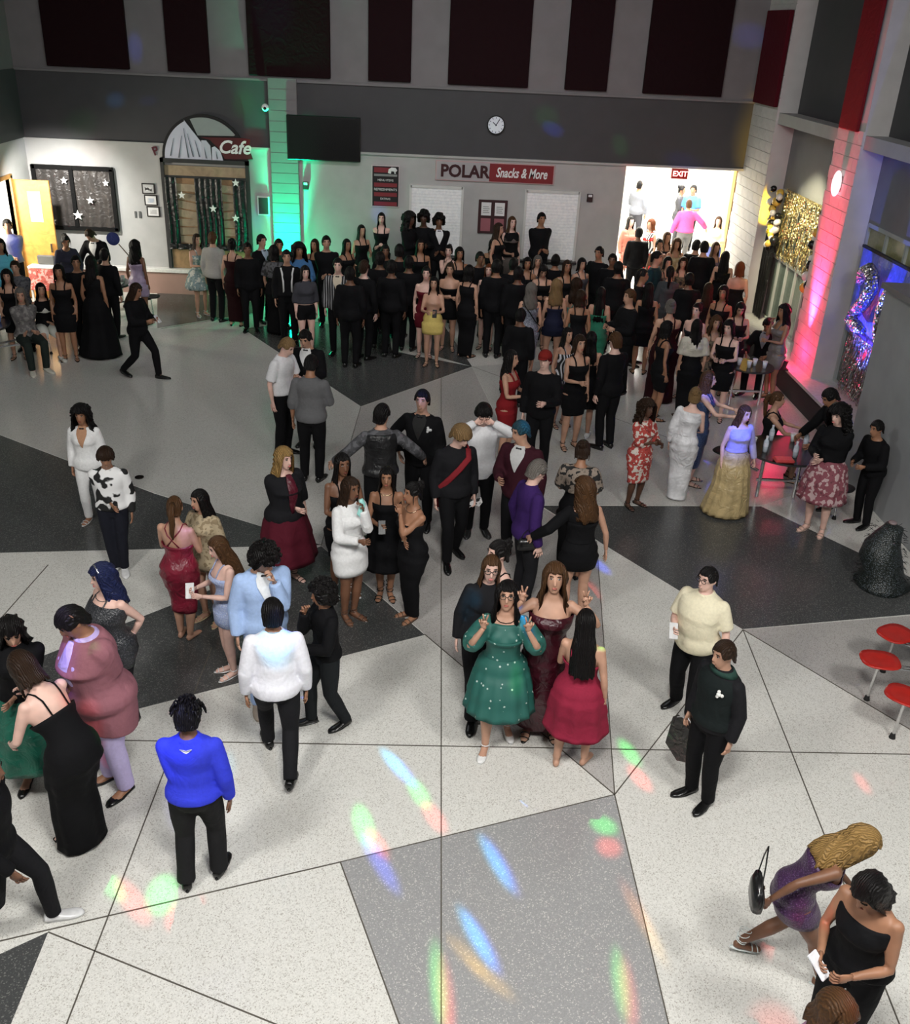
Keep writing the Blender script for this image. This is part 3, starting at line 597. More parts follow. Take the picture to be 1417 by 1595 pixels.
# ------------------------------------------------------------------ furniture
CH = mat('metal', (.75, .75, .75)); BLK = mat('paint', (.008, .008, .008)); REDP = mat('gloss', (.42, .018, .012))
def seat_mesh():
    mb = MB(); n = 20; rings = []
    for z, r in ((.0, .10), (.008, .155), (.022, .175), (.034, .17)): rings.append((Vector((0, 0, z)), Vector((1, 0, 0)), Vector((0, 1, 0)), r*1.05, r*.9))
    rings.append((Vector((0, 0, .024)), Vector((1, 0, 0)), Vector((0, 1, 0)), .12, .10)); mb.loft(rings, n, True, .72)
    return mb.mesh('seat_mesh', True)
SEAT = seat_mesh()
def stool_table(cx, cy, stools, label, top_r=.75, topc=(.02, .02, .02), seatc=REDP, rnd_=0, group='cafeteria tables with stools'):
    t = empty('cafeteria_table', (cx, cy, 0)); tag(t, label, 'table', group)
    MB().prism([(top_r*math.cos(2*PI*i/32), top_r*math.sin(2*PI*i/32)) for i in range(32)], .72, .75).obj('tabletop', mat('gloss', topc), t)
    MB().prism([(top_r*1.012*math.cos(2*PI*i/32), top_r*1.012*math.sin(2*PI*i/32)) for i in range(32)], .725, .745).obj('edge_band', mat('paint', (.03, .03, .03)), t)
    MB().tube([(-.25, 0, .05), (-.25, 0, .72)], .025).tube([(.25, 0, .05), (.25, 0, .72)], .025).tube([(-.3, 0, .3), (.3, 0, .3)], .022).obj('centre_frame', CH, t)
    for sx, sy, ra in stools:
        x, y = sx-cx, sy-cy; dv = Vector((x, y, 0)); u = dv.normalized(); nn = Vector((-u.y, u.x, 0))
        s_ = link('seat', SEAT, seatc, t, (x, y, .44), (0, 0, ra))
        for q in (-1, 1):
            MB().tube([(x+nn.x*.025*q, y+nn.y*.025*q, .405), (u.x*.3+nn.x*.025*q, u.y*.3+nn.y*.025*q, .34)], .012).obj('arm', CH, t)
        MB().tube([(x, y, .44), (x, y, .36), (x+u.x*.02-.0, y+u.y*.02, .03)], .014).obj('leg', CH, t)
        MB().tube([(x+u.x*.02, y+u.y*.02, .0), (x+u.x*.02, y+u.y*.02, .05)], [.03, .02], 10).obj('foot_cap', BLK, t)
    return t
p1, p2, p3 = at_z(1370, 1030, .45), at_z(1411, 1086, .45), at_z(1395, 989, .45)
stool_table(5.45, 7.35, [(p1.x, p1.y, -.15), (p2.x, p2.y, -.7), (p3.x, p3.y, .5)], 'cafeteria table with three red stools at the right frame edge', .72)
q = at_z(150, 440, .75); stool_table(q.x, q.y, [(q.x+math.cos(a)*1.0, q.y+math.sin(a)*1.0, a) for a in (.2, 1.4, 2.6, 3.8, 5.0)], 'dark round table with black stools and party clutter below the star backdrop', .62, (.02, .02, .02), BLK)
q2 = Vector((-7.72, 16.05, .75)); stool_table(q2.x, q2.y, [(-6.9, 16.19, .4), (-6.83, 16.87, .2), (-7.6, 15.1, 0)], 'dark table at the left frame edge where the grey haired guest sits', .58, (.02, .02, .03), mat('gloss', (.03, .03, .03)))
q3 = at_z(1222, 700, .75); stool_table(q3.x, q3.y, [(q3.x+math.cos(a)*.8, q3.y+math.sin(a)*.8, a) for a in (2.4, 5.6)], 'dark round table with water bottles beside the silver fringe', .52, (.015, .01, .01), BLK)
q4 = Vector((5.3, 15.42, .75)); stool_table(q4.x, q4.y, [], 'dark round table in the crowd beside the far windows', .38, (.015, .015, .015), BLK)
q5 = at_z(880, 428, .75); stool_table(q5.x, q5.y, [(q5.x+math.cos(a)*.7, q5.y+math.sin(a)*.7, a) for a in (1.6,)], 'dark round table below the right roller shutter', .5, (.03, .035, .05), BLK)
for x0, x1, lb in ((-1.45, .45, 'low dark staging bench below the left hatch with guests standing on it'), (1.0, 2.65, 'low dark staging bench below the right hatch with guests standing on it')):
    t = empty('wall_bench', ((x0+x1)/2, 20.4, 0)); tag(t, lb, 'bench', 'benches along the back wall'); hw = (x1-x0)/2
    MB().box(-hw, hw, -.55, .55, .35, .42, .01).obj('seat', BLK, t)
    for s in (-hw+.12, hw-.12):
        for yy in (-.45, .45): MB().box(s-.03, s+.03, yy-.03, yy+.03, 0, .35).obj('leg', BLK, t)
# table clutter
def cup(x, y, z, c, label, grp, h=.11):
    e = empty('cup', (x, y, z)); tag(e, label, 'cup', grp)
    MB().loft([(Vector((0, 0, zz)), Vector((1, 0, 0)), Vector((0, 1, 0)), r, r) for zz, r in ((0, .028), (h, .04))], 12).obj('body', mat('gloss', c), e, True)
    MB().loft([(Vector((0, 0, zz)), Vector((1, 0, 0)), Vector((0, 1, 0)), .043, .043) for zz in (h-.004, h+.006)], 12).obj('rim', mat('gloss', (.8, .8, .8)), e)
def bottle(x, y, z, label, grp, c=(.55, .62, .7)):
    e = empty('water_bottle', (x, y, z)); tag(e, label, 'bottle', grp)
    MB().loft([(Vector((0, 0, zz)), Vector((1, 0, 0)), Vector((0, 1, 0)), r, r) for zz, r in ((0, .03), (.06, .033), (.15, .033), (.18, .015), (.2, .014))], 12).obj('body', mat('gloss', c), e, True)
    MB().tube([(0, 0, .2), (0, 0, .222)], .016, 10).obj('cap', mat('gloss', (.8, .8, .85)), e)
    MB().loft([(Vector((0, 0, zz)), Vector((1, 0, 0)), Vector((0, 1, 0)), .0345, .0345) for zz in (.08, .13)], 12).obj('wrapper', mat('paint', (.7, .75, .85)), e)
for i, (dx, dy) in enumerate([(-.3, -.1), (.05, -.25), (.3, .1), (-.1, .3)]):
    bottle(q3.x+dx, q3.y+dy, .75, 'clear water bottle standing on the table by the silver fringe', 'water bottles on the fringe table')
for i, (dx, dy) in enumerate([(.2, .3), (-.4, .1), (.45, -.2)]): cup(q3.x+dx, q3.y+dy, .75, (.75, .75, .78), 'pale plastic cup on the table by the silver fringe', 'cups on the fringe table')
tag(MB().box(q3.x-.28, q3.x-.02, q3.y-.5, q3.y-.34, .752, .80, .02).obj('clutch_bag', mat('gloss', (.5, .06, .06))), 'small red clutch bag lying on the fringe side table', 'bag')
for i in range(9):
    a = i*2.4; cup(q.x+.5*math.cos(a)*((i % 3)+1)/3, q.y+.5*math.sin(a)*((i % 3)+1)/3, .75, (.7, .7, .7), 'white cup among the clutter below the star backdrop', 'cups on the backdrop table')
for i in range(6):
    a = i*1.05; tag(MB().box(-.1, .1, -.07, .07, 0, .012, .003).obj('paper_plate', mat('paint', (.75, .75, .75)), None, False, (q.x+.42*math.cos(a), q.y+.42*math.sin(a), .7505), (0, 0, a)), 'white paper tray lying on the table below the star backdrop', 'tray', 'trays on the backdrop table')
for i in range(5): cup(q5.x-.3+.15*i, q5.y+.2*(i % 2), .75, (.25, .35, .5), 'blue tinted cup on the table below the right shutter', 'cups on the shutter table')
for i in range(4): cup(q4.x-.2+.13*i, q4.y-.12*(i % 2), .75, (.7, .72, .8), 'pale cup on the table beside the far windows', 'cups on the window side table')
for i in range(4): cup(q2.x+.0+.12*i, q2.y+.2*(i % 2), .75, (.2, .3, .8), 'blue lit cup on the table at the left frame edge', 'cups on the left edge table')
# refreshment box table by the side door
p = at_z(60, 440, .4); p.x += .18; t = empty('white_side_table', (p.x, p.y+.2, 0)); tag(t, 'white side table with pink front below the side door', 'table')
MB().box(-.35, .35, -.25, .25, .7, .74, .008).obj('tabletop', mat('gloss', (.8, .8, .75)), t); MB().box(-.33, .33, -.26, -.22, .25, .69).obj('front_panel', mat('floral', (.6, .12, .1), (.75, .42, .38)), t)
for sx in (-.32, .32):
    for sy in (-.22, .22): MB().box(sx-.02, sx+.02, sy-.02, sy+.02, 0, .7).obj('leg', mat('paint', (.6, .6, .6)), t)
tag(MB().box(p.x-.2, p.x+.15, p.y+.15, p.y+.4, .742, .93, .02).obj('drink_crate', mat('paint', (.08, .08, .08))), 'dark drink crate standing on the white side table', 'crate')
# blue round fan
p = at_z(176, 372, 1.45); t = empty('round_fan', p); tag(t, 'dark blue round hand fan raised over the backdrop table', 'fan')
disc(.13, -.01, .01).obj('blade', mat('cloth', (.02, .03, .12)), t); MB().tube([(.1, 0, -.1), (.42, 0, -.5)], .012).obj('handle', mat('wood', (.2, .15, .1)), t)
# tinsel sack on the floor right
p = at_z(1368, 912); t = empty('tinsel_sack', (p.x, p.y, 0)); tag(t, 'black glittery tinsel sack slumped on the floor by the right wall', 'bag')
mb = MB(); rings = []
for k, (z, r) in enumerate([(0, .26), (.05, .30), (.18, .27), (.34, .22), (.5, .19), (.64, .16), (.70, .10), (.74, .05)]): rings.append((Vector((.05*math.sin(k*1.3), .02*k, z)), Vector((1, 0, 0)), Vector((0, 1, 0)), r*(1+.16*math.sin(k*2.3)), r*(1+.12*math.cos(k*1.9))))
mb.loft(rings, 20).obj('sack', mat('sequin', (.010, .014, .012), (.10, .12, .14)), t, True)
mb = MB(); rnd = random.Random(4)
for i in range(150):
    a = rnd.uniform(0, 2*PI); z = rnd.uniform(.02, .7); r = .28*(1-z*.6); b = Vector((math.cos(a)*r, math.sin(a)*r+.02*z*10, z)); mb.tube([b, b+Vector((math.cos(a)*.05, math.sin(a)*.05, rnd.uniform(-.06, .02)))], [.004, .002], 3)
mb.obj('tinsel', mat('foil', (.10, .11, .12)), t)['kind'] = 'stuff'
MB().ball((.03, .12, .76), (.05, .05, .025), 10, 6).obj('bow', mat('gloss', (.22, .17, .17)), t, True)
# small floor dot
tag(MB().prism([(at_z(217, 744).x+.06*math.cos(a*PI/8), at_z(217, 744).y+.06*math.sin(a*PI/8)) for a in range(16)], .0, .012).obj('floor_outlet', mat('metal', (.05, .05, .05))), 'small dark round floor outlet cover on the pale terrazzo', 'outlet')

# ================================================================== PEOPLE: skeleton, body, clothes
def lerp_ring(tab, z):
    if z <= tab[0][0]: return tab[0][1:]
    for a, b in zip(tab, tab[1:]):
        if z <= b[0]:
            t = (z-a[0])/(b[0]-a[0]); t = t*t*(3-2*t) if False else t
            return tuple(a[i]+(b[i]-a[i])*t for i in range(1, len(a)))
    return tab[-1][1:]
T_M_ = [(.82, .10, .085, 0), (.88, .150, .108, .005), (.94, .168, .118, .005), (1.0, .160, .112, 0), (1.08, .148, .102, -.005), (1.16, .150, .104, -.01), (1.25, .168, .116, -.012), (1.33, .180, .120, -.008), (1.39, .178, .100, 0), (1.425, .150, .078, .006), (1.45, .098, .064, .008), (1.49, .060, .060, .004)]
T_F_ = [(.82, .11, .09, 0), (.88, .162, .118, .008), (.94, .176, .125, .010), (1.0, .158, .112, .004), (1.07, .128, .092, -.002), (1.12, .123, .090, -.004), (1.19, .135, .100, -.010), (1.26, .150, .122, -.022), (1.33, .156, .108, -.010), (1.39, .152, .084, 0), (1.425, .122, .068, .006), (1.45, .078, .056, .008), (1.49, .050, .052, .004)]
ARM = {'d': (.055, .03, -.52), 'f': (-.06, .30, -.24), 'x': (-.24, .17, -.27), 'k': (.10, .05, -.34), 'u': (.03, .22, .06), 'g': (-.07, .15, .17), 'c': (-.13, .20, .05), 'o': (.34, .12, -.34),
       'b': (-.08, -.12, -.44), 't': (.0, .44, -.20), 'p': (.08, .05, -.42), 'w': (-.20, .17, -.33), 's': (.04, .20, -.46), 'r': (.06, -.18, -.47), 'e': (.48, .12, -.14), 'l': (-.02, .36, -.34), 'v': (.10, .20, .14), 'h': (.14, .02, -.50)}
POLE = {'u': (.5, -.2, -1), 'g': (.9, .1, -.6), 'c': (.4, -.2, -1), 'k': (1, -.7, 0), 'v': (.6, -.2, -1), 'x': (.8, -.2, -.8), 'p': (1, -.6, 0)}
LEG = {'s': ((.0, .10, 0), (.0, .10, 0), 0), 'w': ((.30, .08, 0), (-.30, .09, .05), .07), 'v': ((-.30, .08, .05), (.30, .09, 0), .07), 'c': ((.08, .12, 0), (-.04, .11, 0), .012), 'C': ((-.05, .13, 0), (.10, .10, 0), .012),
       'n': ((.0, .06, 0), (.02, .055, 0), 0), 'W': ((0, .20, 0), (0, .20, 0), .02), 'm': ((.16, .10, 0), (-.14, .10, .01), .02), 'S': ((.44, .12, 0), (.42, .12, 0), .40), 'T': ((.50, .10, 0), (.46, .16, 0), .40)}
# leg entries: (forward, out, lift) for the figure's right leg, then left, then pelvis drop

class Skel:
    def __init__(s, sex='m', build=1.0, arms='dd', legs='s', lean=0, tilt=0, twist=0, head=(0, 0)):
        s.sex, s.B = sex, build
        s.tab = [(z, a*(.55*build+.45) if z < 1.40 else a*(.85+.15*build), b*build, y-(build-1)*(.10 if 1.0 < z < 1.3 else .03)) for z, a, b, y in (T_F_ if sex == 'f' else T_M_)]
        lr, ll, drop = LEG[legs]
        s.pz = .95-drop; py = .0
        if lean > 30: py = .10*math.sin(R_(lean))
        P = Vector((0, py, s.pz))
        # spine table
        s.sp = []; z = .80; c = P+Vector((0, 0, .80-.95)); dz = .02
        while z < 1.86:
            t = max(0, min(1, (z-.88)/.30)); t = t*t*(3-2*t)
            th, ph, tw = R_(lean)*t, R_(tilt)*t, R_(twist)*max(0, min(1, (z-.95)/.4))
            up = Vector((math.sin(ph)*math.cos(th), -math.sin(th), math.cos(th)*math.cos(ph)))
            side = Vector((math.cos(tw), math.sin(tw), 0)); side = (side-up*side.dot(up)).normalized(); fr = side.cross(up).normalized()
            if fr.y > 0 and abs(twist) < 90: fr = -fr
            s.sp.append((z, c.copy(), side, fr, up)); c = c+up*dz; z += dz
        sh = .178 if sex == 'm' else .156; sh *= .8+.2*build
        s.sh = []; s.el = []; s.wr = []; s.hd = []
        _, c, sd, fr, up = s.fr(1.382)
        for i, sg in enumerate((-1, 1)):
            S = c+sd*sg*sh; k = arms[i]; o, f, u = ARM[k]; o += (build-1)*.16 if k in 'dsrh' else 0
            T = S+sd*sg*o+fr*f+up*u
            if k == 'd' and lean > 25: T = S+sd*sg*.05+Vector((0, 0, -.52))+fr*.0
            a, b = .285, .25; D = T-S; L = min(D.length, a+b-.004); D.normalize(); T = S+D*L
            po = POLE.get(k, (.45, -.9, -.1)); pole = (sd*sg*po[0]+fr*po[1]+up*po[2])
            pole = (pole-D*pole.dot(D)).normalized(); x = (a*a-b*b+L*L)/(2*L); h = math.sqrt(max(0, a*a-x*x))
            E = S+D*x+pole*h
            s.sh.append(S); s.el.append(E); s.wr.append(T)
            hd = (T-E).normalized()
            if k == 'u' or k == 'v': hd = (up+sd*sg*.15).normalized()
            if k in 'dsrh': hd = (hd+Vector((0, 0, -.4))).normalized()
            s.hd.append((hd, (-sd*sg if k not in 'uvg' else fr), k))
        s.hip = []; s.kn = []; s.an = []; s.ft = []
        for i, (sg, (f, o, lf)) in enumerate(((-1, lr), (1, ll))):
            Hh = P+Vector((sg*.092*(.7+.3*build), 0, -.03)); A = Vector((sg*o*(.75+.25*build), .02-f, .085+lf))
            a, b = .43, .41; D = A-Hh; L = min(D.length, a+b-.003); D.normalize(); A = Hh+D*L
            pole = Vector((sg*.10, -1, .15)); pole = (pole-D*pole.dot(D)).normalized(); x = (a*a-b*b+L*L)/(2*L); h = math.sqrt(max(0, a*a-x*x))
            s.hip.append(Hh); s.kn.append(Hh+D*x+pole*h); s.an.append(A); s.ft.append((Vector((sg*.22, -1, -(lf*3.5))).normalized(), lf))
        # head
        _, nb, sd, fr, up = s.fr(1.47)
        yaw, pit = R_(head[0]), R_(head[1])
        up2 = (up+Vector((0, 0, .9 if lean > 20 else .4))).normalized()
        f0 = (fr-up2*fr.dot(up2)).normalized(); s0 = up2.cross(f0)
        if s0.x < 0 and abs(twist) < 80: s0 = -s0
        M = Matrix((s0, -f0, up2)).transposed()
        s.HR = M @ Matrix.Rotation(yaw, 3, 'Z') @ Matrix.Rotation(pit, 3, 'X')
        s.nb = nb; s.HC = nb+up*.035+s.HR @ Vector((0, -.012, .13))
    def fr(s, z):
        k = max(0, min(len(s.sp)-2, (z-.80)/.02)); i = int(k); t = k-i; A, B = s.sp[i], s.sp[i+1]
        return (z, A[1].lerp(B[1], t), A[2].lerp(B[2], t).normalized(), A[3].lerp(B[3], t).normalized(), A[4].lerp(B[4], t).normalized())
    def ring(s, z, off=0.0):
        a, b, y = lerp_ring(s.tab, z); _, c, sd, fr, up = s.fr(z)
        return (c-fr*y, sd, fr, a+off, b+off)
    def surf(s, z, ang, off=0.0):
        c, sd, fr, a, b = s.ring(z, off); return c+sd*(a*math.sin(R_(ang)))+fr*(b*math.cos(R_(ang)))
    def legpts(s, i):
        return [s.hip[i], s.hip[i].lerp(s.kn[i], .5), s.kn[i], s.kn[i].lerp(s.an[i], .35), s.kn[i].lerp(s.an[i], .75), s.an[i]]

def body_raw(s):
    mb = MB(); B = s.B; lb = .75+.25*B; f = s.sex == 'f'
    mb.loft([s.ring(z) for z in (.82, .86, .90, .94, .98, 1.03, 1.08, 1.14, 1.20, 1.26, 1.31, 1.36, 1.40, 1.43, 1.455, 1.48)], 20)
    if f:
        for sg in (-1, 1): mb.ball(s.surf(1.275, sg*33, -.050), (.062, .062, .062), 10, 7)
    else:
        pass
    for sg in (-1, 1): mb.ball(s.surf(.925, 180-sg*36, -.080), .085*lb, 10, 7)
    for i in (0, 1):
        k = .9 if f else 1.0; k *= lb
        S, E, W = s.sh[i], s.el[i], s.wr[i]
        mb.ball(S, .053*k, 10, 7)
        mb.tube([S, S.lerp(E, .35), S.lerp(E, .75), E, E.lerp(W, .25), E.lerp(W, .65), W], [.049*k, .048*k, .041*k, .036*k, .038*k, .030*k, .024*(.5+.5*k)], 10)
        rl = [.092, .084, .056, .058, .042, .036] if f else [.088, .080, .055, .057, .042, .037]
        mb.tube(s.legpts(i), [r*lb for r in rl[:4]]+[r*(.6+.4*lb) for r in rl[4:]], 12)
        A = s.an[i]; d, lf = s.ft[i]; n = Vector((-d.y, d.x, 0)).normalized(); u = n.cross(d) if n.cross(d).z > 0 else -n.cross(d)
        base = A+Vector((0, 0, -.045))
        mb.loft([(base-d*.055+u*-.0, n, u, .026, .028), (base-d*.02+u*.0, n, u, .034, .040), (base+d*.05-u*.008, n, u, .036, .032), (base+d*.11-u*.018, n, u, .042, .022), (base+d*.155-u*.024, n, u, .040, .016), (base+d*.185-u*.027, n, u, .025, .011)], 10)
    # neck + head
    HC, H = s.HC, s.HR; nk = .050 if f else .058
    mb.tube([s.nb-Vector((0, 0, .03)), s.nb.lerp(HC, .4), HC+H @ Vector((0, .012, -.03))], [nk*1.15, nk, nk], 12)
    X, Y, Z = H @ Vector((1, 0, 0)), H @ Vector((0, -1, 0)), H @ Vector((0, 0, 1)); hw = 1+(B-1)*.18
    mb.loft([(HC+Z*z+Y*y, X, Y, a*hw, b) for z, a, b, y in ((-.122, .018, .018, .058), (-.110, .034, .036, .046), (-.085, .050, .060, .026), (-.055, .062, .078, .010), (-.02, .070, .088, .003), (.02, .0745, .093, 0), (.055, .0735, .093, -.003), (.085, .062, .080, -.005), (.108, .040, .054, -.005), (.118, .018, .024, -.005))], 16)
    mb.tube([HC+H @ Vector((0, -.088, .018)), HC+H @ Vector((0, -.104, -.012)), HC+H @ Vector((0, -.112, -.030)), HC+H @ Vector((0, -.094, -.036))], [.010, .012, .016, .012], 8)
    for sg in (-1, 1): mb.ball(HC+H @ Vector((sg*.076*hw, .008, -.008)), (.012, .020, .030), 8, 6, H)
    mb.ball(HC+H @ Vector((0, -.088, -.064)), (.024, .012, .013), 8, 6, H)
    return mb

def hand_raw(mb, W, d, pn, side, kind='relax', n=6, k=1.0):
    """hand at wrist W pointing along d, palm facing pn, thumb on the side given by side (+1/-1)"""
    d = d.normalized(); pn = (pn-d*pn.dot(d)).normalized(); t = d.cross(pn)*side; t.normalize()
    mb.loft([(W-d*.01, t, pn, .024*k, .017*k), (W+d*.025*k, t, pn, .030*k, .016*k), (W+d*.06*k, t, pn, .040*k, .0145*k), (W+d*.088*k, t, pn, .040*k, .012*k)], 10)
    L = [.072, .080, .075, .060]
    for j in range(4):
        straight = (kind == 'peace' and j < 2) or kind == 'flat'
        curl = .06 if straight else (1.35 if kind in ('peace', 'fist') else (.8 if kind == 'grip' else .32))
        off = (1.5-j)*.0205*k
        b = W+d*.086*k+t*off; dd = (d+t*(1.5-j)*((.22 if j == 0 else -.06 if False else .10) if not straight else (.30 if j == 0 else -.10))).normalized(); pts = [b]; a = curl*.5
        for q, seg in enumerate((.42, .33, .25)):
            v = dd*math.cos(a)+pn*math.sin(a); pts.append(pts[-1]+v*(L[j]*seg*k)); a += curl
        mb.tube(pts, [.0098*k, .0094*k, .0085*k, .0065*k], n)
    b = W+d*.03*k+t*.026*k; v = (d*.75+t*.75+pn*.35).normalized()
    if kind in ('peace', 'fist', 'grip'): v2 = (d*.6-t*.35+pn*.8).normalized()
    else: v2 = (d+t*.25+pn*.3).normalized()
    mb.tube([b, b+v*.034*k, b+v*.034*k+v2*.028*k, b+v*.034*k+v2*.050*k], [.013*k, .0115*k, .010*k, .007*k], n)
HK = {'u': 'peace', 'f': 'grip', 'g': 'grip', 'c': 'grip', 'v': 'peace', 'l': 'grip'}

def shirt_raw(s, off, sleeve, z0, z1=1.475, loose=0.0):
    mb = MB(); zs = [z for z in (.80, .84, .88, .93, .98, 1.03, 1.08, 1.14, 1.20, 1.26, 1.31, 1.36, 1.40, 1.43, 1.455, 1.475) if z0-.001 <= z <= z1+.001]
    rings = []
    for z in zs:
        c, sd, fr, a, b = s.ring(z, off)
        if z < 1.2: a += loose; b += loose
        if z < 1.0: a += .014; b += .016
        if s.sex == 'f' and 1.2 < z < 1.3: b += .006
        rings.append((c, sd, fr, a, b))
    mb.loft(rings, 22)
    if s.sex == 'f' and z1 > 1.3 and off < .03:
        for sg in (-1, 1): mb.ball(s.surf(1.275, sg*33, -.044), .062*(.75+.25*s.B)+off*.9, 10, 7)
    if sleeve != '0':
        k = (.9 if s.sex == 'f' else 1)*(.75+.25*s.B)
        for i in (0, 1):
            if sleeve == '1' and i == 0: continue
            S, E, W = s.sh[i], s.el[i], s.wr[i]; mb.ball(S, .050*k+off, 10, 7)
            if sleeve == 's': mb.tube([S, S.lerp(E, .4), S.lerp(E, .82)], [.049*k+off+.003, .050*k+off+.008, .048*k+off+.012], 12)
            elif sleeve == 'p': mb.tube([S, S.lerp(E, .3), S.lerp(E, .8), E, E.lerp(W, .12)], [.05*k+off, .075*k+off, .088*k+off, .065*k+off, .045*k], 14)
            elif sleeve == 'r': mb.tube([S, S.lerp(E, .5), E, E.lerp(W, .3)], [.054*k+off, .050*k+off+.004, .046*k+off+.006, .044*k+off], 12)
            else: mb.tube([S, S.lerp(E, .4), S.lerp(E, .85), E, E.lerp(W, .2), E.lerp(W, .7), E.lerp(W, .97)], [.049*k+off, .049*k+off+.003, .045*k+off+.004, .043*k+off+.005, .042*k+off+.004, .036*k+off+.003, .034*k+off], 12)
    return mb
def pants_raw(s, off=.014, flare=0.0, zt=1.02, short=False):
    mb = MB(); mb.loft([s.ring(z, off) for z in (.82, .86, .90, .94, .98, zt)], 20); lb = .75+.25*s.B
    for i in (0, 1):
        P = s.legpts(i); rl = [.092, .084, .060, .060, .050+flare*.5, .048+flare]
        if short: P = P[:2]; rl = rl[:2]
        else: P = P[:-1]+[P[-1]+(P[-1]-P[-2]).normalized()*.02]
        mb.tube(P, [r*lb+off*.8 for r in rl[:len(P)]], 12)
    for sg in (-1, 1): mb.ball(s.surf(.925, 180-sg*36, -.080), .085*lb+off*.8, 10, 7)
    return mb
def dress_raw(s, off=.012, top=1.33, hem=.55, flare=0.0, folds=0, tight=0.0, seed=0, waist=1.05, slit=False, two=False):
    mb = MB(); zs = []; z = top
    while z > .875: zs.append(z); z -= .035
    rings = []
    N = 48 if folds else 28
    for z in zs:
        c, sd, fr, a, b = s.ring(z, off)
        if z < 1.0: a += .006; b += .012
        if s.sex == 'f' and 1.18 < z < 1.36: a += .012*s.B; b += .026*(1-abs(z-1.27)/.10)
        if z < waist and flare: a += flare*(waist-z)*1.1; b += flare*(waist-z)*1.1
        rings.append((z, c, sd, fr, a, b))
    sit = s.kn[0].z > s.hip[0].z-.2 and s.pz < .7
    z = .855; lb = .75+.25*s.B
    zs2 = []
    while z > hem+.02: zs2.append(z); z -= .045
    zs2.append(hem)
    base_c = rings[-1][1]; z_ref = base_c.z
    if not sit:
        for z in zs2:
            zw = z_ref-(.875-z)*(z_ref-.0)/.875 if s.pz < .94 else z
            xs = []
            for i in (0, 1):
                P = s.legpts(i); rr = [.105, .086, .058, .058, .045, .04]
                p = P[-1]; r = rr[-1]
                if zw >= P[0].z: p = P[0]; r = rr[0]
                else:
                    for q in range(len(P)-1):
                        if P[q].z >= zw >= P[q+1].z:
                            t = (P[q].z-zw)/max(1e-5, P[q].z-P[q+1].z); p = P[q].lerp(P[q+1], t); r = rr[q]+(rr[q+1]-rr[q])*t; break
                xs.append((p.x, p.y, r*lb))
            cx = (xs[0][0]+xs[1][0])/2; cy = (xs[0][1]+xs[1][1])/2
            a = max(abs(x-cx)+r for x, y, r in xs)+off; b = max(abs(y-cy)+r for x, y, r in xs)+off+.01
            top_a, top_b = rings[-1][4], rings[-1][5]; t = min(1, (.875-z)/.12)
            pc = rings[len(zs)-1]
            a0 = pc[4]+(flare*(.875-z)); b0 = pc[5]+(flare*(.875-z))
            if flare > .12: A_, B_ = max(a, a0), max(b, b0)
            else: A_, B_ = max(a, pc[4]*(1-t)+a*t)+flare*(.875-z), max(b, pc[5]*(1-t)+b*t)+flare*(.875-z)
            if z > .64: A_ += .012; B_ += .020
            cc = Vector((pc[1].x*(1-t)+cx*t, pc[1].y*(1-t)+cy*t, zw))
            rings.append((z, cc, Vector((1, 0, 0)), Vector((0, -1, 0)), A_, B_))
    vs = []; rnd = random.Random(seed); ph = rnd.uniform(0, 6)
    for k, (z, c, sd, fr, a, b) in enumerate(rings):
        am = 0 if z > waist-.02 else min(1, (waist-z)/.35)
        for i in range(N):
            t = 2*PI*i/N; q = 1+(.055*am*math.sin(folds*t+ph+.5*math.sin(3*t+ph)) if folds else .0)+(.012*math.sin(9*z*7+3*t) if tight else 0)
            hz = .012*math.sin(folds*t+ph) if (folds and k == len(rings)-1) else 0
            vs.append(c+sd*(a*q*math.cos(t))+fr*(b*q*math.sin(t))+Vector((0, 0, hz)))
    fs = [(k*N+i, (k+1)*N+i, (k+1)*N+(i+1) % N, k*N+(i+1) % N) for k in range(len(rings)-1) for i in range(N)]
    # inner lining so the cloth has thickness
    n = len(vs); inner = []
    for k, (z, c, sd, fr, a, b) in enumerate(rings):
        for i in range(N):
            v = vs[k*N+i]; inner.append(v+(c-v).normalized()*.007)
    fs += [tuple(x+n for x in f_[::-1]) for f_ in fs]
    K = len(rings)-1
    fs += [(K*N+i, n+K*N+i, n+K*N+(i+1) % N, K*N+(i+1) % N) for i in range(N)]+[(i, (i+1) % N, n+(i+1) % N, n+i) for i in range(N)]
    mb.add(vs+inner, fs)
    if sit:
        for i in (0, 1): mb.tube([s.hip[i], s.hip[i].lerp(s.kn[i], .5), s.hip[i].lerp(s.kn[i], .95)] + ([s.kn[i].lerp(s.an[i], .6)] if hem < .35 else []), [.115*lb+off, .105*lb+off, .085*lb+off]+([.09] if hem < .35 else []), 12)
        mb.loft([s.ring(z, off+.004) for z in (.82, .86, .9)], 20)
    return mb
def strap_raw(s, top, r=.006, ang=28, cross=False, back=None):
    mb = MB(); back = back or top
    for sg in (-1, 1):
        pts = [s.surf(top-.01, sg*ang, .016), s.surf(1.38, sg*ang, .010), s.surf(1.43, sg*(ang+14), .012), s.surf(1.455, sg*88, .010), s.surf(1.42, sg*(180-ang-12), .010), s.surf(1.36, sg*(180-ang)*(1 if not cross else 1.08), .012), s.surf(back-.01, sg*(180-ang) if not cross else -sg*(180-ang), .016)]
        mb.tube(pts, r, 6)
    return mb

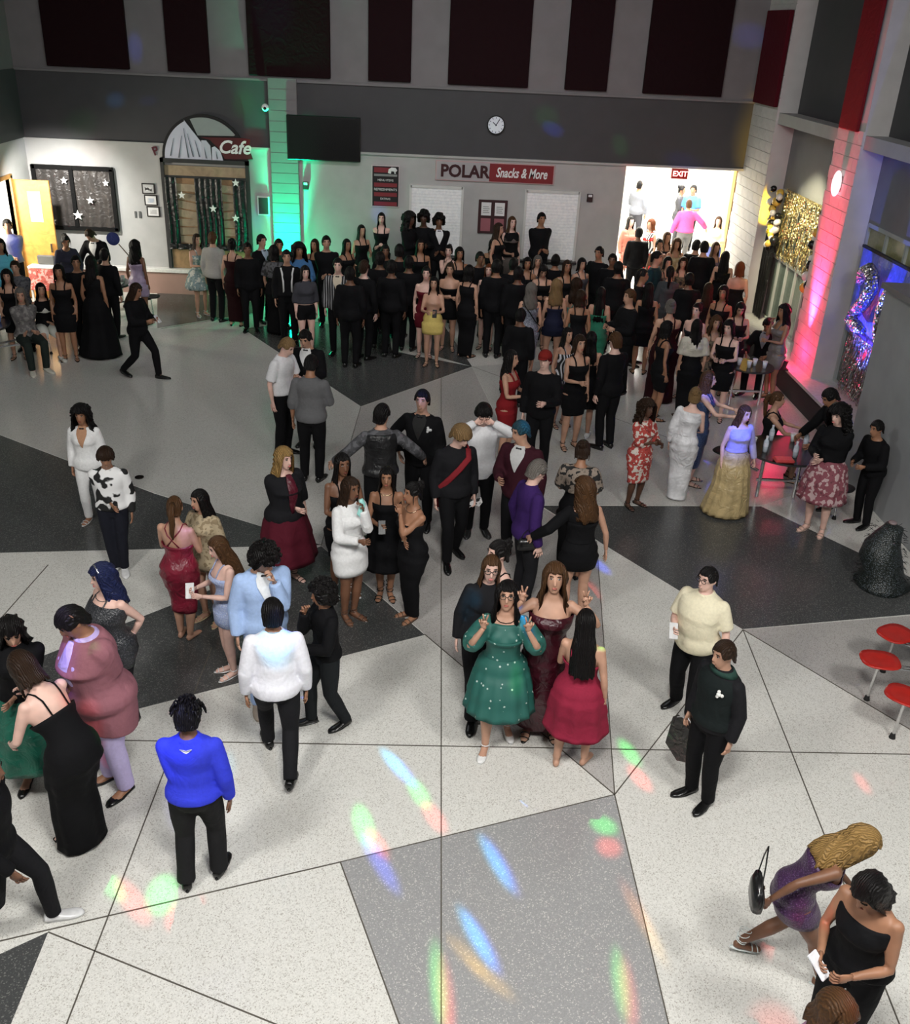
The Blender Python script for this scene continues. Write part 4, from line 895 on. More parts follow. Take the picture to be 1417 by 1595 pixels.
def hair_raw(style, seed=0):
    """hair in the head's own frame (front = -Y)"""
    rnd = random.Random(seed+3); mb = MB(); nA, nR = 36, 16
    P = dict(short=(.016, None), buzz=(.007, None), afro=(.050, None), long=(.014, -.36), longer=(.014, -.50), wavy=(.030, -.34), curly=(.050, -.24), bob=(.022, -.15), updo=(.014, None), pony=(.010, None), dreads=(.022, None), braids=(.014, -.40), flat=(.014, None), shag=(.034, None))[style]
    vol, L = P
    def prof(a, z):
        A, B = .076+vol, .096+vol; zc = .118+vol
        if z > .0: q = math.sqrt(max(0, 1-(z/zc)**2)); return A*q, B*q
        if z > -.07: return A*(1+z*.4), B*(1+z*1.0)
        t = min(1, (-.07-z)/.20); t = t*t*(3-2*t)
        A0, B0 = A*.972, B*.93
        return A0+(A*1.28-A0)*t, B0+(B*.98-B0)*t
    vs = []; ok = []
    for i in range(nA+1):
        a = -180+360*i/nA; aa = abs(a)
        if style in ('short', 'buzz', 'updo', 'pony', 'dreads', 'flat', 'afro', 'shag'):
            fz = .068 if style not in ('flat', 'shag', 'dreads') else .045
            zl = fz if aa < 42 else (fz+(-.030-fz)*min(1, (aa-42)/16) if aa < 60 else (.0 if aa < 100 else -.085*min(1, (aa-100)/22)))
            if style in ('afro',): zl = fz if aa < 40 else (fz+(-.05-fz)*min(1, (aa-40)/20) if aa < 60 else -.05+(-.05)*min(1, (aa-60)/60))
        else:
            e = 56
            zl = .072 if aa < e-14 else (.072-.10*(aa-(e-14))/14 if aa < e else L+(.05 if aa < e+20 else 0)*math.cos(aa)+rnd.uniform(-.02, .02))
        if i == nA: zl = z0_
        if i == 0: z0_ = zl
        for k in range(nR+1):
            t = k/nR; zt = .118+vol
            if zl > -.02: z = zt*math.cos(t*math.acos(max(-1, min(1, zl/zt))))
            else:
                tt = t*1.0
                if tt < .5: z = zt*math.cos(tt/.5*PI/2)
                else: z = zl*((tt-.5)/.5)
            A, B = prof(a, z)
            if aa > 150 and z < -.1: pass
            wv = 0
            if style in ('long', 'longer'): wv = .05*math.sin(R_(a)*13+seed)+.03*math.sin(R_(a)*29)
            elif style == 'braids': wv = .09*math.sin(R_(a)*20)
            elif style == 'wavy': wv = .09*math.sin(R_(a)*9+z*38+seed)+.05*math.sin(R_(a)*21-z*60)
            elif style == 'curly': wv = .11*math.sin(R_(a)*11+z*70+seed)+.09*math.sin(R_(a)*19-z*95)
            elif style in ('afro', 'dreads'): wv = .05*math.sin(R_(a)*11+z*90+seed)+.05*math.sin(R_(a)*17-z*120)
            elif style in ('short', 'shag', 'flat', 'bob'): wv = .035*math.sin(R_(a)*14+z*50+seed)+.02*math.sin(R_(a)*31)
            q = 1+wv*min(1, t*3)
            yo = .004 if z > -.05 else .004+min(1, (-.05-z)/.15)*.028
            vs.append(Vector((A*q*math.sin(R_(a)), -B*q*math.cos(R_(a))+yo, z)))
    R1 = nR+1; fs = [(i*R1+k, i*R1+k+1, (i+1)*R1+k+1, (i+1)*R1+k) for i in range(nA) for k in range(nR)]
    n = len(vs); th = min(.014, vol*.8+.004)
    inner = [Vector((v.x*(1-th/.09), v.y*(1-th/.11), v.z-(th if v.z > .05 else 0))) for v in vs]
    fs2 = [tuple(x+n for x in f[::-1]) for f in fs]
    rim = [(i*R1+nR, n+i*R1+nR, n+(i+1)*R1+nR, (i+1)*R1+nR) for i in range(nA)]
    mb.add(vs+inner, fs+fs2+rim)
    if style == 'updo':
        mb.ball((0, .085, .07), (.055, .05, .05), 12, 8)
        for k in range(7): a = k*.9; mb.ball((.035*math.cos(a), .105+.01*math.sin(a), .07+.035*math.sin(a)), .022, 7, 5)
        for sg in (-1, 1): mb.tube([(sg*.078, -.03, .02), (sg*.085, -.04, -.05), (sg*.08, -.035, -.11)], [.008, .006, .003], 5)
    if style == 'pony':
        mb.tube([(0, .09, .05), (0, .135, .03), (0.01, .15, -.05), (0, .14, -.16), (.01, .13, -.26), (0, .125, -.33)], [.028, .034, .036, .032, .024, .008], 9)
    if style == 'dreads':
        for k in range(46):
            a = rnd.uniform(0, 2*PI); e = rnd.uniform(.1, 1.3); d = Vector((math.sin(a)*math.cos(e), math.cos(a)*math.cos(e)+.1, math.sin(e))); b = Vector((d.x*.085, d.y*.1, .03+d.z*.10))
            if d.y < -.5 and e < .5: continue
            mb.tube([b, b+d*.03, b+d*.045+Vector((0, 0, -.03)), b+d*.055+Vector((0, 0, -.06))], [.011, .011, .010, .006], 5)
    if style == 'afro':
        for k in range(70):
            a = rnd.uniform(0, 2*PI); e = rnd.uniform(-.4, 1.5)
            if math.cos(a) > .45 and e < .55: continue
            mb.ball((.122*math.sin(a)*math.cos(e), -.140*math.cos(a)*math.cos(e)+.004, .01+.155*math.sin(e)), rnd.uniform(.018, .03), 6, 4)
    if style == 'curly':
        for k in range(60):
            a = rnd.uniform(1.0, 2*PI-1.0); z = rnd.uniform(-.22, .08)
            A, B = prof(0, z); mb.ball((A*1.02*math.sin(a), -B*1.02*math.cos(a)+.015, z), rnd.uniform(.016, .026), 6, 4)
    return mb

EYE = None
def eye_mesh():
    mb = MB(); mb.ball((0, 0, 0), (.0125, .0055, .0058), 10, 6); n1 = len(mb.f); mb.ball((0, -.0042, 0), (.0062, .003, .0056), 8, 5).tube([(-.017, .002, -.002), (-.009, -.004, .0065), (.003, -.005, .0078), (.012, -.003, .006), (.018, .003, .001)], [.0012, .0028, .0032, .0028, .001], 5)
    me = mb.mesh('eye_mesh', True); me.materials.append(mat('gloss', (.65, .63, .6))); me.materials.append(mat('gloss', (.012, .008, .006)))
    for p in me.polygons[n1:]: p.material_index = 1
    return me
EYE = eye_mesh()
BROW = MB().tube([(-.018, .004, -.003), (-.006, -.002, .003), (.008, -.002, .003), (.019, .006, -.004)], [.0025, .0048, .0045, .002], 6).mesh('brow_mesh', True)
LIPS = MB().ball((0, 0, .004), (.024, .006, .005), 10, 5).ball((0, 0, -.004), (.020, .007, .006), 10, 5).mesh('lips_mesh', True)
def glasses_mesh():
    mb = MB()
    for sg in (-1, 1):
        mb.tube([(sg*.034+.026*math.cos(a), -.104, .012+.020*math.sin(a)) for a in [2*PI*i/14 for i in range(15)]], .003, 5)
        mb.tube([(sg*.060, -.102, .016), (sg*.085, -.05, .014), (sg*.088, .02, .008)], .0025, 5)
    mb.tube([(-.009, -.106, .016), (0, -.109, .018), (.009, -.106, .016)], .0025, 5)
    return mb.mesh('glasses_mesh', True)
GLASS = glasses_mesh()

def shoe_mesh(kind):
    """foot frame: ankle at origin, toe along -Y, floor at z = -.085"""
    X, Y, Z = Vector((1, 0, 0)), Vector((0, 0, 1)), None; mb = MB()
    def R(y, z, a, b): return (Vector((0, y, z)), Vector((1, 0, 0)), Vector((0, 0, 1)), a, b)
    if kind in ('dress', 'sneaker', 'boot'):
        g = 0 if kind != 'sneaker' else .004
        mb.loft([R(.068, -.050, .022, .028), R(.058, -.045, .038+g, .038), R(.02, -.040, .042+g, .043), R(-.03, -.048, .042+g, .036), R(-.09, -.058, .048+g, .026), R(-.15, -.063, .047+g, .020), R(-.195, -.066, .034+g, .016), R(-.212, -.069, .014, .010)], 14)
        mb.prism([(.040*math.sin(a)*(1 if math.cos(a) > 0 else .85)*1.12, -.07-.148*math.cos(a)) for a in [2*PI*i/20 for i in range(20)]], -.0855, -.070)
        if kind == 'boot': mb.tube([(0, 0.0, -.04), (0, .0, .05), (0, 0, .14)], [.046, .052, .060], 12)
    elif kind in ('heel', 'flat', 'sandal', 'pump'):
        mb.prism([((.040 if math.cos(a) > 0 else .032)*math.sin(a), -.065-.140*math.cos(a)) for a in [2*PI*i/20 for i in range(20)]], -.088, -.080)
        if kind == 'heel': mb.tube([(0, .055, -.085), (0, .060, -.05)], [.010, .018], 8)
        if kind in ('heel', 'sandal'):
            for y, z, a, b in ((-.15, -.068, .044, .020), (-.10, -.06, .044, .028)):
                mb.tube([(a*math.cos(t), y, z+b*math.sin(t)) for t in [PI*i/8 for i in range(9)]], .005, 5)
            mb.tube([(.040*math.cos(t), .002+.040*math.sin(t), -.0+.006*math.sin(t)) for t in [2*PI*i/14 for i in range(15)]], .005, 5)
            if kind == 'sandal':
                for h in (.04, .08, .12): mb.tube([(.046*math.cos(t), .004+.046*math.sin(t), h+.016*math.sin(t+h*40)) for t in [2*PI*i/14 for i in range(15)]], .0035, 5)
        if kind in ('flat', 'pump'):
            mb.loft([R(.066, -.062, .020, .022), R(.055, -.060, .037, .028), R(.0, -.066, .039, .019), R(-.08, -.070, .042, .014), R(-.12, -.066, .045, .020), R(-.17, -.068, .038, .016), R(-.20, -.072, .018, .010)], 12)
            if kind == 'pump': mb.tube([(.041*math.cos(t), .002+.041*math.sin(t), 0) for t in [2*PI*i/14 for i in range(15)]], .005, 5)
    return mb.mesh('shoe_mesh_'+kind, True)
SHOES = {}

# ---- template store: raw meshes are queued, voxel-remeshed together in one depsgraph pass
TPL = {}; JOBS = []
def queue(key, mb, voxel, post=None, smooth=3):
    me = mb.mesh('raw_'+str(len(JOBS)), False)
    fin = bpy.data.meshes.new(key[0]+'_mesh'); TPL[key] = fin
    JOBS.append((me, fin, voxel, post, smooth)); return fin
def run_jobs():
    obs = []
    for me, fin, voxel, post, smooth in JOBS:
        o = bpy.data.objects.new('tmp', me); COL.objects.link(o)
        m = o.modifiers.new('r', 'REMESH'); m.mode = 'VOXEL'; m.voxel_size = voxel; m.use_smooth_shade = True
        if smooth: m = o.modifiers.new('s', 'SMOOTH'); m.iterations = smooth; m.factor = .5
        obs.append(o)
    dg = bpy.context.evaluated_depsgraph_get()
    for o, (me, fin, voxel, post, smooth) in zip(obs, JOBS):
        ev = bpy.data.meshes.new_from_object(o.evaluated_get(dg))
        bm = bmesh.new(); bm.from_mesh(ev)
        if post:
            pm = post.mesh('post', True); bm.from_mesh(pm); bpy.data.meshes.remove(pm)
        for f in bm.faces: f.smooth = True
        bm.to_mesh(fin); bm.free(); bpy.data.meshes.remove(ev)
        if len(fin.materials) == 0: fin.materials.append(None)
    for o in obs:
        me = o.data; bpy.data.objects.remove(o); bpy.data.meshes.remove(me)

SKIN = dict(a=(.62, .36, .27), b=(.50, .28, .19), c=(.33, .16, .09), d=(.18, .082, .045), e=(.085, .038, .022), p=(.72, .46, .38), z=(.012, .008, .006))
HAIRC = dict(k=(.005, .004, .004), b=(.025, .012, .006), n=(.075, .035, .014), y=(.22, .135, .06), g=(.15, .135, .12), r=(.16, .01, .008), B=(.014, .02, .07), o=(.13, .035, .01), t=(.015, .05, .07), G=(.29, .175, .06))  # t: dark hair with blue-cyan light put into the colour
SK = {}
PEOPLE = []
def person(label, hx=None, hy=None, foot=None, h=1.72, face=0, sex='f', build=1.0, skin='b', hair=('long', 'k'), arms='dd', legs='s', lean=0, tilt=0, twist=0, head=(0, 0),
           dress=None, shirt=None, pants=None, jacket=None, shoes=None, z0=0.0, extra=(), group=None, at=None, vox=None):
    # ground position
    if hx is not None and foot is not None:
        s0 = Skel(sex, build, arms, legs, lean, tilt, twist, head); Gf = at_z(*foot); ho = Matrix.Rotation(R_(face), 3, 'Z') @ Vector((s0.HC.x, s0.HC.y, 0)); Hd = Gf+ho; d = ray(hx, hy)
        t = (Hd.x*d.x+Hd.y*d.y)/(d.x**2+d.y**2); hv = dict(afro=.04, dreads=.03, curly=.04).get(hair[0] if hair else '', .015)
        h = max(1.48, min(1.90, (CAMH+d.z*t)/(s0.HC.z+.118+hv)*1.75))
    s_ = h/1.75
    sk_key = (sex, build, arms, legs, lean, tilt, twist, head)
    if sk_key not in SK: SK[sk_key] = Skel(sex, build, arms, legs, lean, tilt, twist, head)
    s = SK[sk_key]
    if at is not None: G = Vector(at)
    elif foot is not None: G = at_z(*foot)
    else:
        G = at_z(hx, hy, z0+(s.HC.z+.125)*s_); G.z = 0
        off = Matrix.Rotation(R_(face), 3, 'Z') @ Vector((s.HC.x, s.HC.y, 0))*s_; G -= off
    G.z = z0
    root = empty('person', G, R_(face)); root.scale = (s_, s_, s_)
    dist = G.length
    voxel = vox or (.0125 if dist < 9.5 else (.016 if dist < 15 else .023)); near = dist < 9.5
    tag(root, label, 'person', group or ('guests in the crowd' if dist > 13.5 else 'guests on the open floor'))
    PEOPLE.append((root, s, label))
    key = ('body',)+sk_key+(voxel,)
    if key not in TPL:
        hm = MB(); k_ = .95 if sex == 'm' else .87
        for i in (0, 1):
            d, pn, kk = s.hd[i]; hand_raw(hm, s.wr[i], d, pn, (-1 if i == 0 else 1)*(-1 if kk in 'uvg' else 1), HK.get(kk, 'relax'), 6 if dist < 12 else 4, k_)
        queue(key, body_raw(s), voxel, hm, 3 if voxel < .02 else 2)
    def part(name, key, material, mb_fn=None, vx=None, post=None):
        if key not in TPL:
            if vx: queue(key, mb_fn(), vx, post)
            else: TPL[key] = mb_fn().mesh(key[0]+'_mesh', True)
        o = bpy.data.objects.new(name, TPL[key]); COL.objects.link(o); o.parent = root
        PENDING.append((o, material)); return o
    part('body', key, mat('skin', SKIN[skin]))
    def M(v): return mat(v[0], v[1], v[2] if len(v) > 2 else None)
    if pants:
        m, kw = pants[0], dict(pants[1]) if len(pants) > 1 else {}
        part('trousers' if not kw.get('short') else 'shorts', ('pants',)+sk_key+(tuple(sorted(kw.items())), voxel), M(m), lambda: pants_raw(s, **kw), voxel)
    if shirt:
        m, sl, zz = shirt[0], shirt[1], shirt[2] if len(shirt) > 2 else .93
        nm = 'top' if sex == 'f' else 'shirt'
        part(nm, ('shirt', sl, zz)+sk_key+(voxel,), M(m), lambda: shirt_raw(s, .016 if dist < 15 else .022, sl, zz, 1.475 if sl not in ('0', 'p', '1') else 1.40 if sl != '0' else 1.38, .012), voxel)
        if sex == 'm' and near: part('collar', ('collar',)+sk_key, M(m), lambda: MB().loft([s.ring(1.462, .014), s.ring(1.475, .016), s.ring(1.49, .006)], 18, False).loft([s.ring(1.462, .009), s.ring(1.49, .001)], 18, False))
    if jacket:
        m = jacket[0]; sl = jacket[1] if len(jacket) > 1 else 'l'; front = jacket[2] if len(jacket) > 2 else (.75, .75, .75)
        part('jacket', ('jacket', sl)+sk_key+(voxel,), M(m), lambda: shirt_raw(s, .021, sl, .84, 1.455, .008), voxel)
        if front:
            def vee():
                mb = MB(); vs = []; fs = []
                for k in range(7):
                    z = 1.475-.28*k/6; wd = 30*(1-k/6)+1.5
                    for q in (-1, -.5, 0, .5, 1): vs.append(s.surf(z, q*wd, .034 if z < 1.44 else .026))
                n = len(vs); vs += [v+(s.fr(1.3)[3])*-.02 for v in vs]
                for k in range(6):
                    for q in range(4): fs.append((k*5+q, (k+1)*5+q, (k+1)*5+q+1, k*5+q+1))
                fs += [tuple(x+n for x in f[::-1]) for f in fs]
                mb.add(vs, fs); return mb
            part('shirt_front', ('vee',)+sk_key, mat('cloth', front), vee)
            part('bow_tie', ('bow',)+sk_key, mat('satin', (.008, .008, .01)), lambda: MB().ball(s.surf(1.452, 0, .036), .010, 6, 5).ball(s.surf(1.452, 9, .036), (.016, .008, .013), 6, 5).ball(s.surf(1.452, -9, .036), (.016, .008, .013), 6, 5))
    if dress:
        m = dress[0]; kw = dict(dress[1]); st = kw.pop('strap', None); sl = kw.pop('sleeve', None); nm = kw.pop('name', 'gown' if kw.get('hem', .55) < .2 else 'dress')
        part(nm, ('dress',)+sk_key+tuple(sorted(kw.items())), M(m), lambda: dress_raw(s, **kw))
        if st: part('strap', ('strap', st, kw.get('top', 1.33))+sk_key, M(m), lambda: strap_raw(s, kw.get('top', 1.33), .007 if near else .012, 26, st == 'x'))
        if sl:
            z_t = min(kw.get('top', 1.33), 1.30)
            part('bodice', ('bod', sl, z_t)+sk_key+(voxel,), M(m), lambda: shirt_raw(s, .018, sl, 1.02, 1.40 if sl in 'p1' else 1.455, .0), voxel)
    if shoes:
        kind, c = shoes
        if kind not in SHOES: SHOES[kind] = shoe_mesh(kind)
        for i in (0, 1):
            o = bpy.data.objects.new('shoe', SHOES[kind]); COL.objects.link(o); o.parent = root; PENDING.append((o, mat('gloss', c)))
            d, lf = s.ft[i]; n = Vector((-d.y, d.x, 0)).normalized(); u = n.cross(d); u = u if u.z > 0 else -u
            X = (-d).cross(u); o.matrix_local = Matrix.Translation(s.an[i]) @ Matrix((X, -d, u)).transposed().to_4x4()
    # head details
    HM = Matrix.Translation(s.HC) @ s.HR.to_4x4()
    if hair:
        st, hc = hair[0], hair[1]; sd = hash(st) % 1 if False else (len(PEOPLE) % 3 if st in ('wavy', 'curly', 'long') else 0)
        o = part('hair', ('hair', st, sd), mat('hair', HAIRC[hc] if isinstance(hc, str) else hc), lambda: hair_raw(st, sd))
        o.matrix_local = HM @ Matrix.Translation((0, 0, 0))
    fdir = Matrix.Rotation(R_(face), 3, 'Z') @ (s.HR @ Vector((0, -1, 0)))
    if dist < 21 and fdir.dot(G.normalized()) < .55:
        for sg in (-1, 1):
            o = bpy.data.objects.new('eye', EYE); COL.objects.link(o); o.parent = root; o.matrix_local = HM @ Matrix.Translation((sg*.032, -.083, .014)) @ Matrix.Rotation(R_(sg*14), 4, 'Z')
            o = bpy.data.objects.new('eyebrow', BROW); COL.objects.link(o); o.parent = root; o.matrix_local = HM @ Matrix.Translation((sg*.033, -.088, .036)) @ Matrix.Rotation(R_(sg*16), 4, 'Z'); PENDING.append((o, mat('hair', (.01, .007, .005))))
        o = bpy.data.objects.new('lips', LIPS); COL.objects.link(o); o.parent = root; o.matrix_local = HM @ Matrix.Translation((0, -.100, -.064))
        PENDING.append((o, mat('skin', sc(SKIN[skin], .72) if sex == 'm' else (SKIN[skin][0]*.8, SKIN[skin][1]*.4, SKIN[skin][2]*.45))))
    for e in extra:
        if e == 'glasses':
            o = bpy.data.objects.new('glasses', GLASS); COL.objects.link(o); o.parent = root; o.matrix_local = HM; PENDING.append((o, mat('gloss', (.01, .01, .01))))
        elif e[0] == 'cap':
            o = part('cap', ('cap',), mat('cloth', e[1]), lambda: MB().loft([(Vector((0, .0, z)), Vector((1, 0, 0)), Vector((0, 1, 0)), a, a*1.22) for z, a in ((.035, .092), (.07, .090), (.105, .072), (.13, .04), (.138, .01))], 20).loft([(Vector((0, -.12, .045)), Vector((1, 0, 0)), Vector((0, 1, 0)), .06, .065), (Vector((0, -.12, .053)), Vector((1, 0, 0)), Vector((0, 1, 0)), .058, .063)], 16)); o.matrix_local = HM
        elif e[0] == 'belt':
            z = e[2] if len(e) > 2 else 1.0
            part('belt', ('belt', z)+sk_key, mat('cloth', e[1]), lambda: MB().loft([s.ring(z-.018, .026), s.ring(z+.018, .026)], 22))
        elif e[0] == 'sash':
            part('sash', ('sash',)+sk_key, mat('cloth', e[1]), lambda: MB().tube([s.surf(1.44, 60, .03), s.surf(1.36, 30, .036), s.surf(1.26, 0, .036), s.surf(1.14, -30, .036), s.surf(1.0, -70, .036), s.surf(.9, -95, .05), s.surf(.84, -100, .06)-Vector((0, 0, .12))], .035, 8, True, .25).tube([s.surf(1.44, 60, .03), s.surf(1.44, 110, .03), s.surf(1.36, 150, .034), s.surf(1.25, 180, .036), s.surf(1.1, -140, .036), s.surf(1.0, -100, .036)], .035, 8, True, .25))
        elif e[0] == 'braces':
            def br():
                mb = MB()
                for sg in (-1, 1): mb.tube([s.surf(.98, sg*22, .03), s.surf(1.2, sg*24, .03), s.surf(1.36, sg*26, .03), s.surf(1.44, sg*50, .03), s.surf(1.44, sg*120, .03), s.surf(1.3, sg*158, .03), s.surf(.98, sg*165, .03)], .016, 6, True, .3)
                return mb
            part('braces', ('braces',)+sk_key, mat('cloth', e[1]), br)
        elif e[0] == 'vest':
            part('waistcoat', ('vest',)+sk_key+(voxel,), M(e[1]), lambda: shirt_raw(s, .027, '0', .93, 1.43, .012), voxel)
        elif e[0] == 'shawl':
            def shw():
                mb = shirt_raw(s, .048 if e[2] else .034, 's', .84 if e[2] else 1.1, 1.47, .012)
                if e[2]: mb.loft([(s.fr(.9)[1]+Vector((0, .02, dz)), Vector((1, 0, 0)), Vector((0, -1, 0)), .20*s.B+k, .15*s.B+k) for dz, k in ((.0, 0), (-.1, .0), (-.2, -.005), (-.26, -.01))], 22)
                return mb
            part('shawl', ('shawl',)+sk_key+(voxel,), M(e[1]), shw, voxel)
        elif e[0] == 'cardigan':
            part('cardigan', ('cardigan',)+sk_key+(voxel,), M(e[1]), lambda: shirt_raw(s, .032, 'r', .66, 1.44, .012), voxel)
        elif e[0] == 'mark':
            c0 = s.surf(1.425, 180, .022); u_, v_ = s.fr(1.42)[2], s.fr(1.42)[4]; f_ = s.fr(1.42)[3]
            part('logo', ('mark',)+sk_key, mat('paint', e[1]), lambda: MB().add([c0+u_*x+v_*z-f_*d for d in (0, .006) for x, z in ((-.045, .018), (-.015, .012), (0, .004), (.015, .012), (.045, .018), (.018, -.008), (0, -.018), (-.018, -.008))], [tuple(range(8)), tuple(range(8, 16))[::-1]]+[(i, (i+1) % 8, 8+(i+1) % 8, 8+i) for i in range(8)]))
        elif e[0] == 'front':
            part('front_panel', ('front',)+sk_key, mat('satin', e[1]), lambda: MB().loft([(s.surf(z, 0, .040 if z > 1.4 else .046), s.fr(z)[2], s.fr(z)[3], w_, .012+e[2] if len(e) > 2 else .012) for z, w_ in ((1.46, .03), (1.40, .05), (1.3, .062), (1.2, .055), (1.1, .04), (1.0, .02))], 12))
        elif e[0] == 'necklace':
            part('necklace', ('neck',)+sk_key, mat('metal', e[1]), lambda: MB().tube([s.surf(1.455-.04*math.cos(R_(a))**2*(1 if abs(a) < 90 else 0), a, .008) for a in range(-180, 181, 20)], .004, 5))
        elif e[0] == 'flower':
            part('corsage', ('flw',)+sk_key, mat('cloth', e[1]), lambda: MB().ball(s.surf(1.33, 32, .04), .022, 8, 5).ball(s.surf(1.355, 30, .045), .016, 7, 5).ball(s.surf(1.33, 40, .045), .016, 7, 5).ball(s.surf(1.31, 30, .045), .015, 7, 5))
        elif e[0] == 'bracelet':
            part('bracelet', ('brc', e[2])+sk_key, mat('metal', e[1]), lambda: MB().tube([s.wr[e[2]]+(s.wr[e[2]]-s.el[e[2]]).normalized()*-.01+Vector((.03*math.cos(a), .03*math.sin(a), 0)) for a in [2*PI*i/12 for i in range(13)]], .006, 5))
        elif e[0] == 'band':
            o = part('hair_band', ('hband',), mat('metal', e[1]), lambda: MB().tube([(.094*math.sin(R_(a)), -.03-.06*math.cos(R_(a))*.2, .02+.115*math.cos(R_(a))) for a in range(-80, 81, 16)], .008, 6)); o.matrix_local = HM
    return root, s, s_
PENDING = []
def world_pt(root, s_, v): return root.location + Matrix.Rotation(root.rotation_euler.z, 3, 'Z') @ (v*s_)
def held(pr, i, name, label, cat, build, mats=None, off=(0, 0, 0), rot=(0, 0, 0), group=None):
    root, s, s_ = pr; d = s.hd[i][0]; p = world_pt(root, s_, s.wr[i]+d*.085)
    t = empty(name, p+Vector(off)); t.rotation_euler = (rot[0], rot[1], rot[2]+root.rotation_euler.z); tag(t, label, cat, group); build(t); return t
def phone(t, lit=True, c=(.01, .01, .01)):
    MB().box(-.038, .038, -.006, .006, -.075, .075, .004).obj('case', mat('gloss', c), t)
    MB().box(-.034, .034, .006, .0072, -.070, .070).obj('screen', mat('glow', (.65, .8, 1), (1.8,)) if lit else mat('gloss', (.01, .01, .01)), t)
def bag(t, c=(.01, .01, .01), k=1.0, strap=.25):
    MB().loft([(Vector((0, 0, z)), Vector((1, 0, 0)), Vector((0, 1, 0)), a*k, b*k) for z, a, b in ((-.16*k-.0, .10, .03), (-.15*k, .12, .04), (-.07*k, .125, .042), (0, .105, .025))], 14, True, .6).obj('pouch', mat('gloss', c), t, True)
    if strap: MB().tube([(-.09*k, 0, -.01), (-.05*k, 0, strap*.6), (0, 0, strap), (.05*k, 0, strap*.6), (.09*k, 0, -.01)], .005, 5).obj('strap', mat('gloss', c), t)
    MB().ball((0, -.035*k, -.04*k), (.014, .006, .014), 6, 5).obj('clasp', mat('metal', (.6, .5, .3)), t)
def finish():
    run_jobs()
    for o, m in PENDING:
        if len(o.data.materials) == 0: o.data.materials.append(None)
        o.material_slots[0].link = 'OBJECT'; o.material_slots[0].material = m

# ================================================================== THE GUESTS
K = ('cloth', (.004, .004, .005)); K2 = ('cloth', (.010, .010, .012)); WH = ('cloth', (.74, .74, .76)); NV = ('cloth', (.012, .014, .035)); MAR = ('cloth', (.10, .008, .016)); GY = ('cloth', (.13, .13, .135))
KS = (0.006, .006, .006)
def guy(label, hx, hy, face=0, h=1.76, jacket=K, front=(.7, .7, .7), hair=('short', 'k'), skin='c', **kw):
    return person(label, hx, hy, face=face, h=h, sex='m', skin=skin, hair=hair, jacket=(jacket, 'l', front), pants=(K,), shoes=('dress', KS), **kw)
def girl(label, hx, hy, face=0, h=1.66, c=K, hair=('long', 'k'), skin='b', hem=.55, top=1.33, strap=True, flare=0.0, folds=0, sleeve=None, shoes=('heel', KS), **kw):
    return person(label, hx, hy, face=face, h=h, sex='f', skin=skin, hair=hair, dress=(c, dict(hem=hem, top=top, strap=strap, flare=flare, folds=folds, sleeve=sleeve)), shoes=shoes, **kw)

# ---- foreground, left
person('woman in black long sleeved top and green satin skirt at the left edge', 14, 962, h=1.62, face=15, sex='f', build=1.15, skin='b', hair=('wavy', 'k'), arms='ww', head=(10, 25), shirt=(K, 'l', .98),
       dress=(('satin', (.008, .11, .07)), dict(hem=.36, top=1.08, flare=.26, folds=11, name='skirt')), shoes=('flat', KS))
girl('woman in long black gown with bare back bending over at the left', None, None, -118, 1.70, K, ('bob', 'b'), 'p', hem=.03, top=1.24, strap=True, flare=.10, folds=7, foot=(128, 1308), lean=38, build=1.12, arms='ct', head=(-10, 20), legs='n')
person('woman with cornrow braids in dusty rose shawl over lavender outfit', 103, 942, foot=(182, 1225), h=1.72, face=-42, sex='f', build=1.34, skin='c', hair=('flat', 'k'), arms='dw', head=(-5, 28), lean=8,
       shirt=(('satin', (.50, .40, .74)), 'r', .84), pants=(('cloth', (.52, .45, .72)), (('off', .02),)), shoes=('flat', KS), extra=[('shawl', ('cloth', (.27, .11, .135)), True), ('front', (.50, .42, .72))])
person('woman with blue dyed hair and pearl band in dark halter outfit', 155, 878, foot=(196, 1120), h=1.66, face=-38, sex='f', build=1.35, skin='p', hair=('wavy', 'B'), arms='db', head=(-18, 8),
       dress=(('sequin', (.022, .024, .028), (.09, .09, .10)), dict(hem=.72, top=1.38, strap=True, flare=.0)), pants=(K2,), shoes=('dress', KS), extra=[('band', (.75, .75, .78)), ('necklace', (.6, .6, .6))])
person('man in bright blue pullover and dark trousers seen from behind', 302, 1086, foot=(316, 1370), h=1.74, face=183, sex='m', build=1.12, skin='d', hair=('dreads', 'k'), arms='dw', legs='c', head=(0, 20),
       shirt=(('cloth', (.035, .05, .62)), 'l', .90), pants=(('cloth', (.012, .012, .013)), (('off', .02), ('flare', .010))), shoes=('dress', KS), extra=[('mark', (.8, .8, .85))])
person('striding guest in black trousers and white shoes cut by the left frame edge', -40, 1180, foot=(20, 1450), h=1.75, face=95, sex='m', build=1.0, skin='d', hair=('short', 'k'), arms='sr', legs='v', shirt=(K, 'l', .9), pants=(K2,), shoes=('sneaker', (.75, .75, .75)), lean=6)
person('man in untucked white shirt with light flecks on his back', 424, 932, foot=(436, 1192), h=1.74, face=190, sex='m', build=1.08, skin='c', hair=('short', 'k'), arms='dd', legs='v', head=(0, 8),
       shirt=(('cloth', (.80, .80, .86)), 'l', .88), pants=(K2,), shoes=('dress', KS))
person('slim person in black shirt and black trousers walking behind white shirted man', 509, 934, foot=(510, 1128), h=1.56, face=-62, sex='m', build=.92, skin='c', hair=('afro', 'k'), arms='cf', legs='m', head=(-10, 5),
       shirt=(K, 'l', .90), pants=(('cloth', (.012, .014, .016)), (('off', .02),)), shoes=('dress', KS))
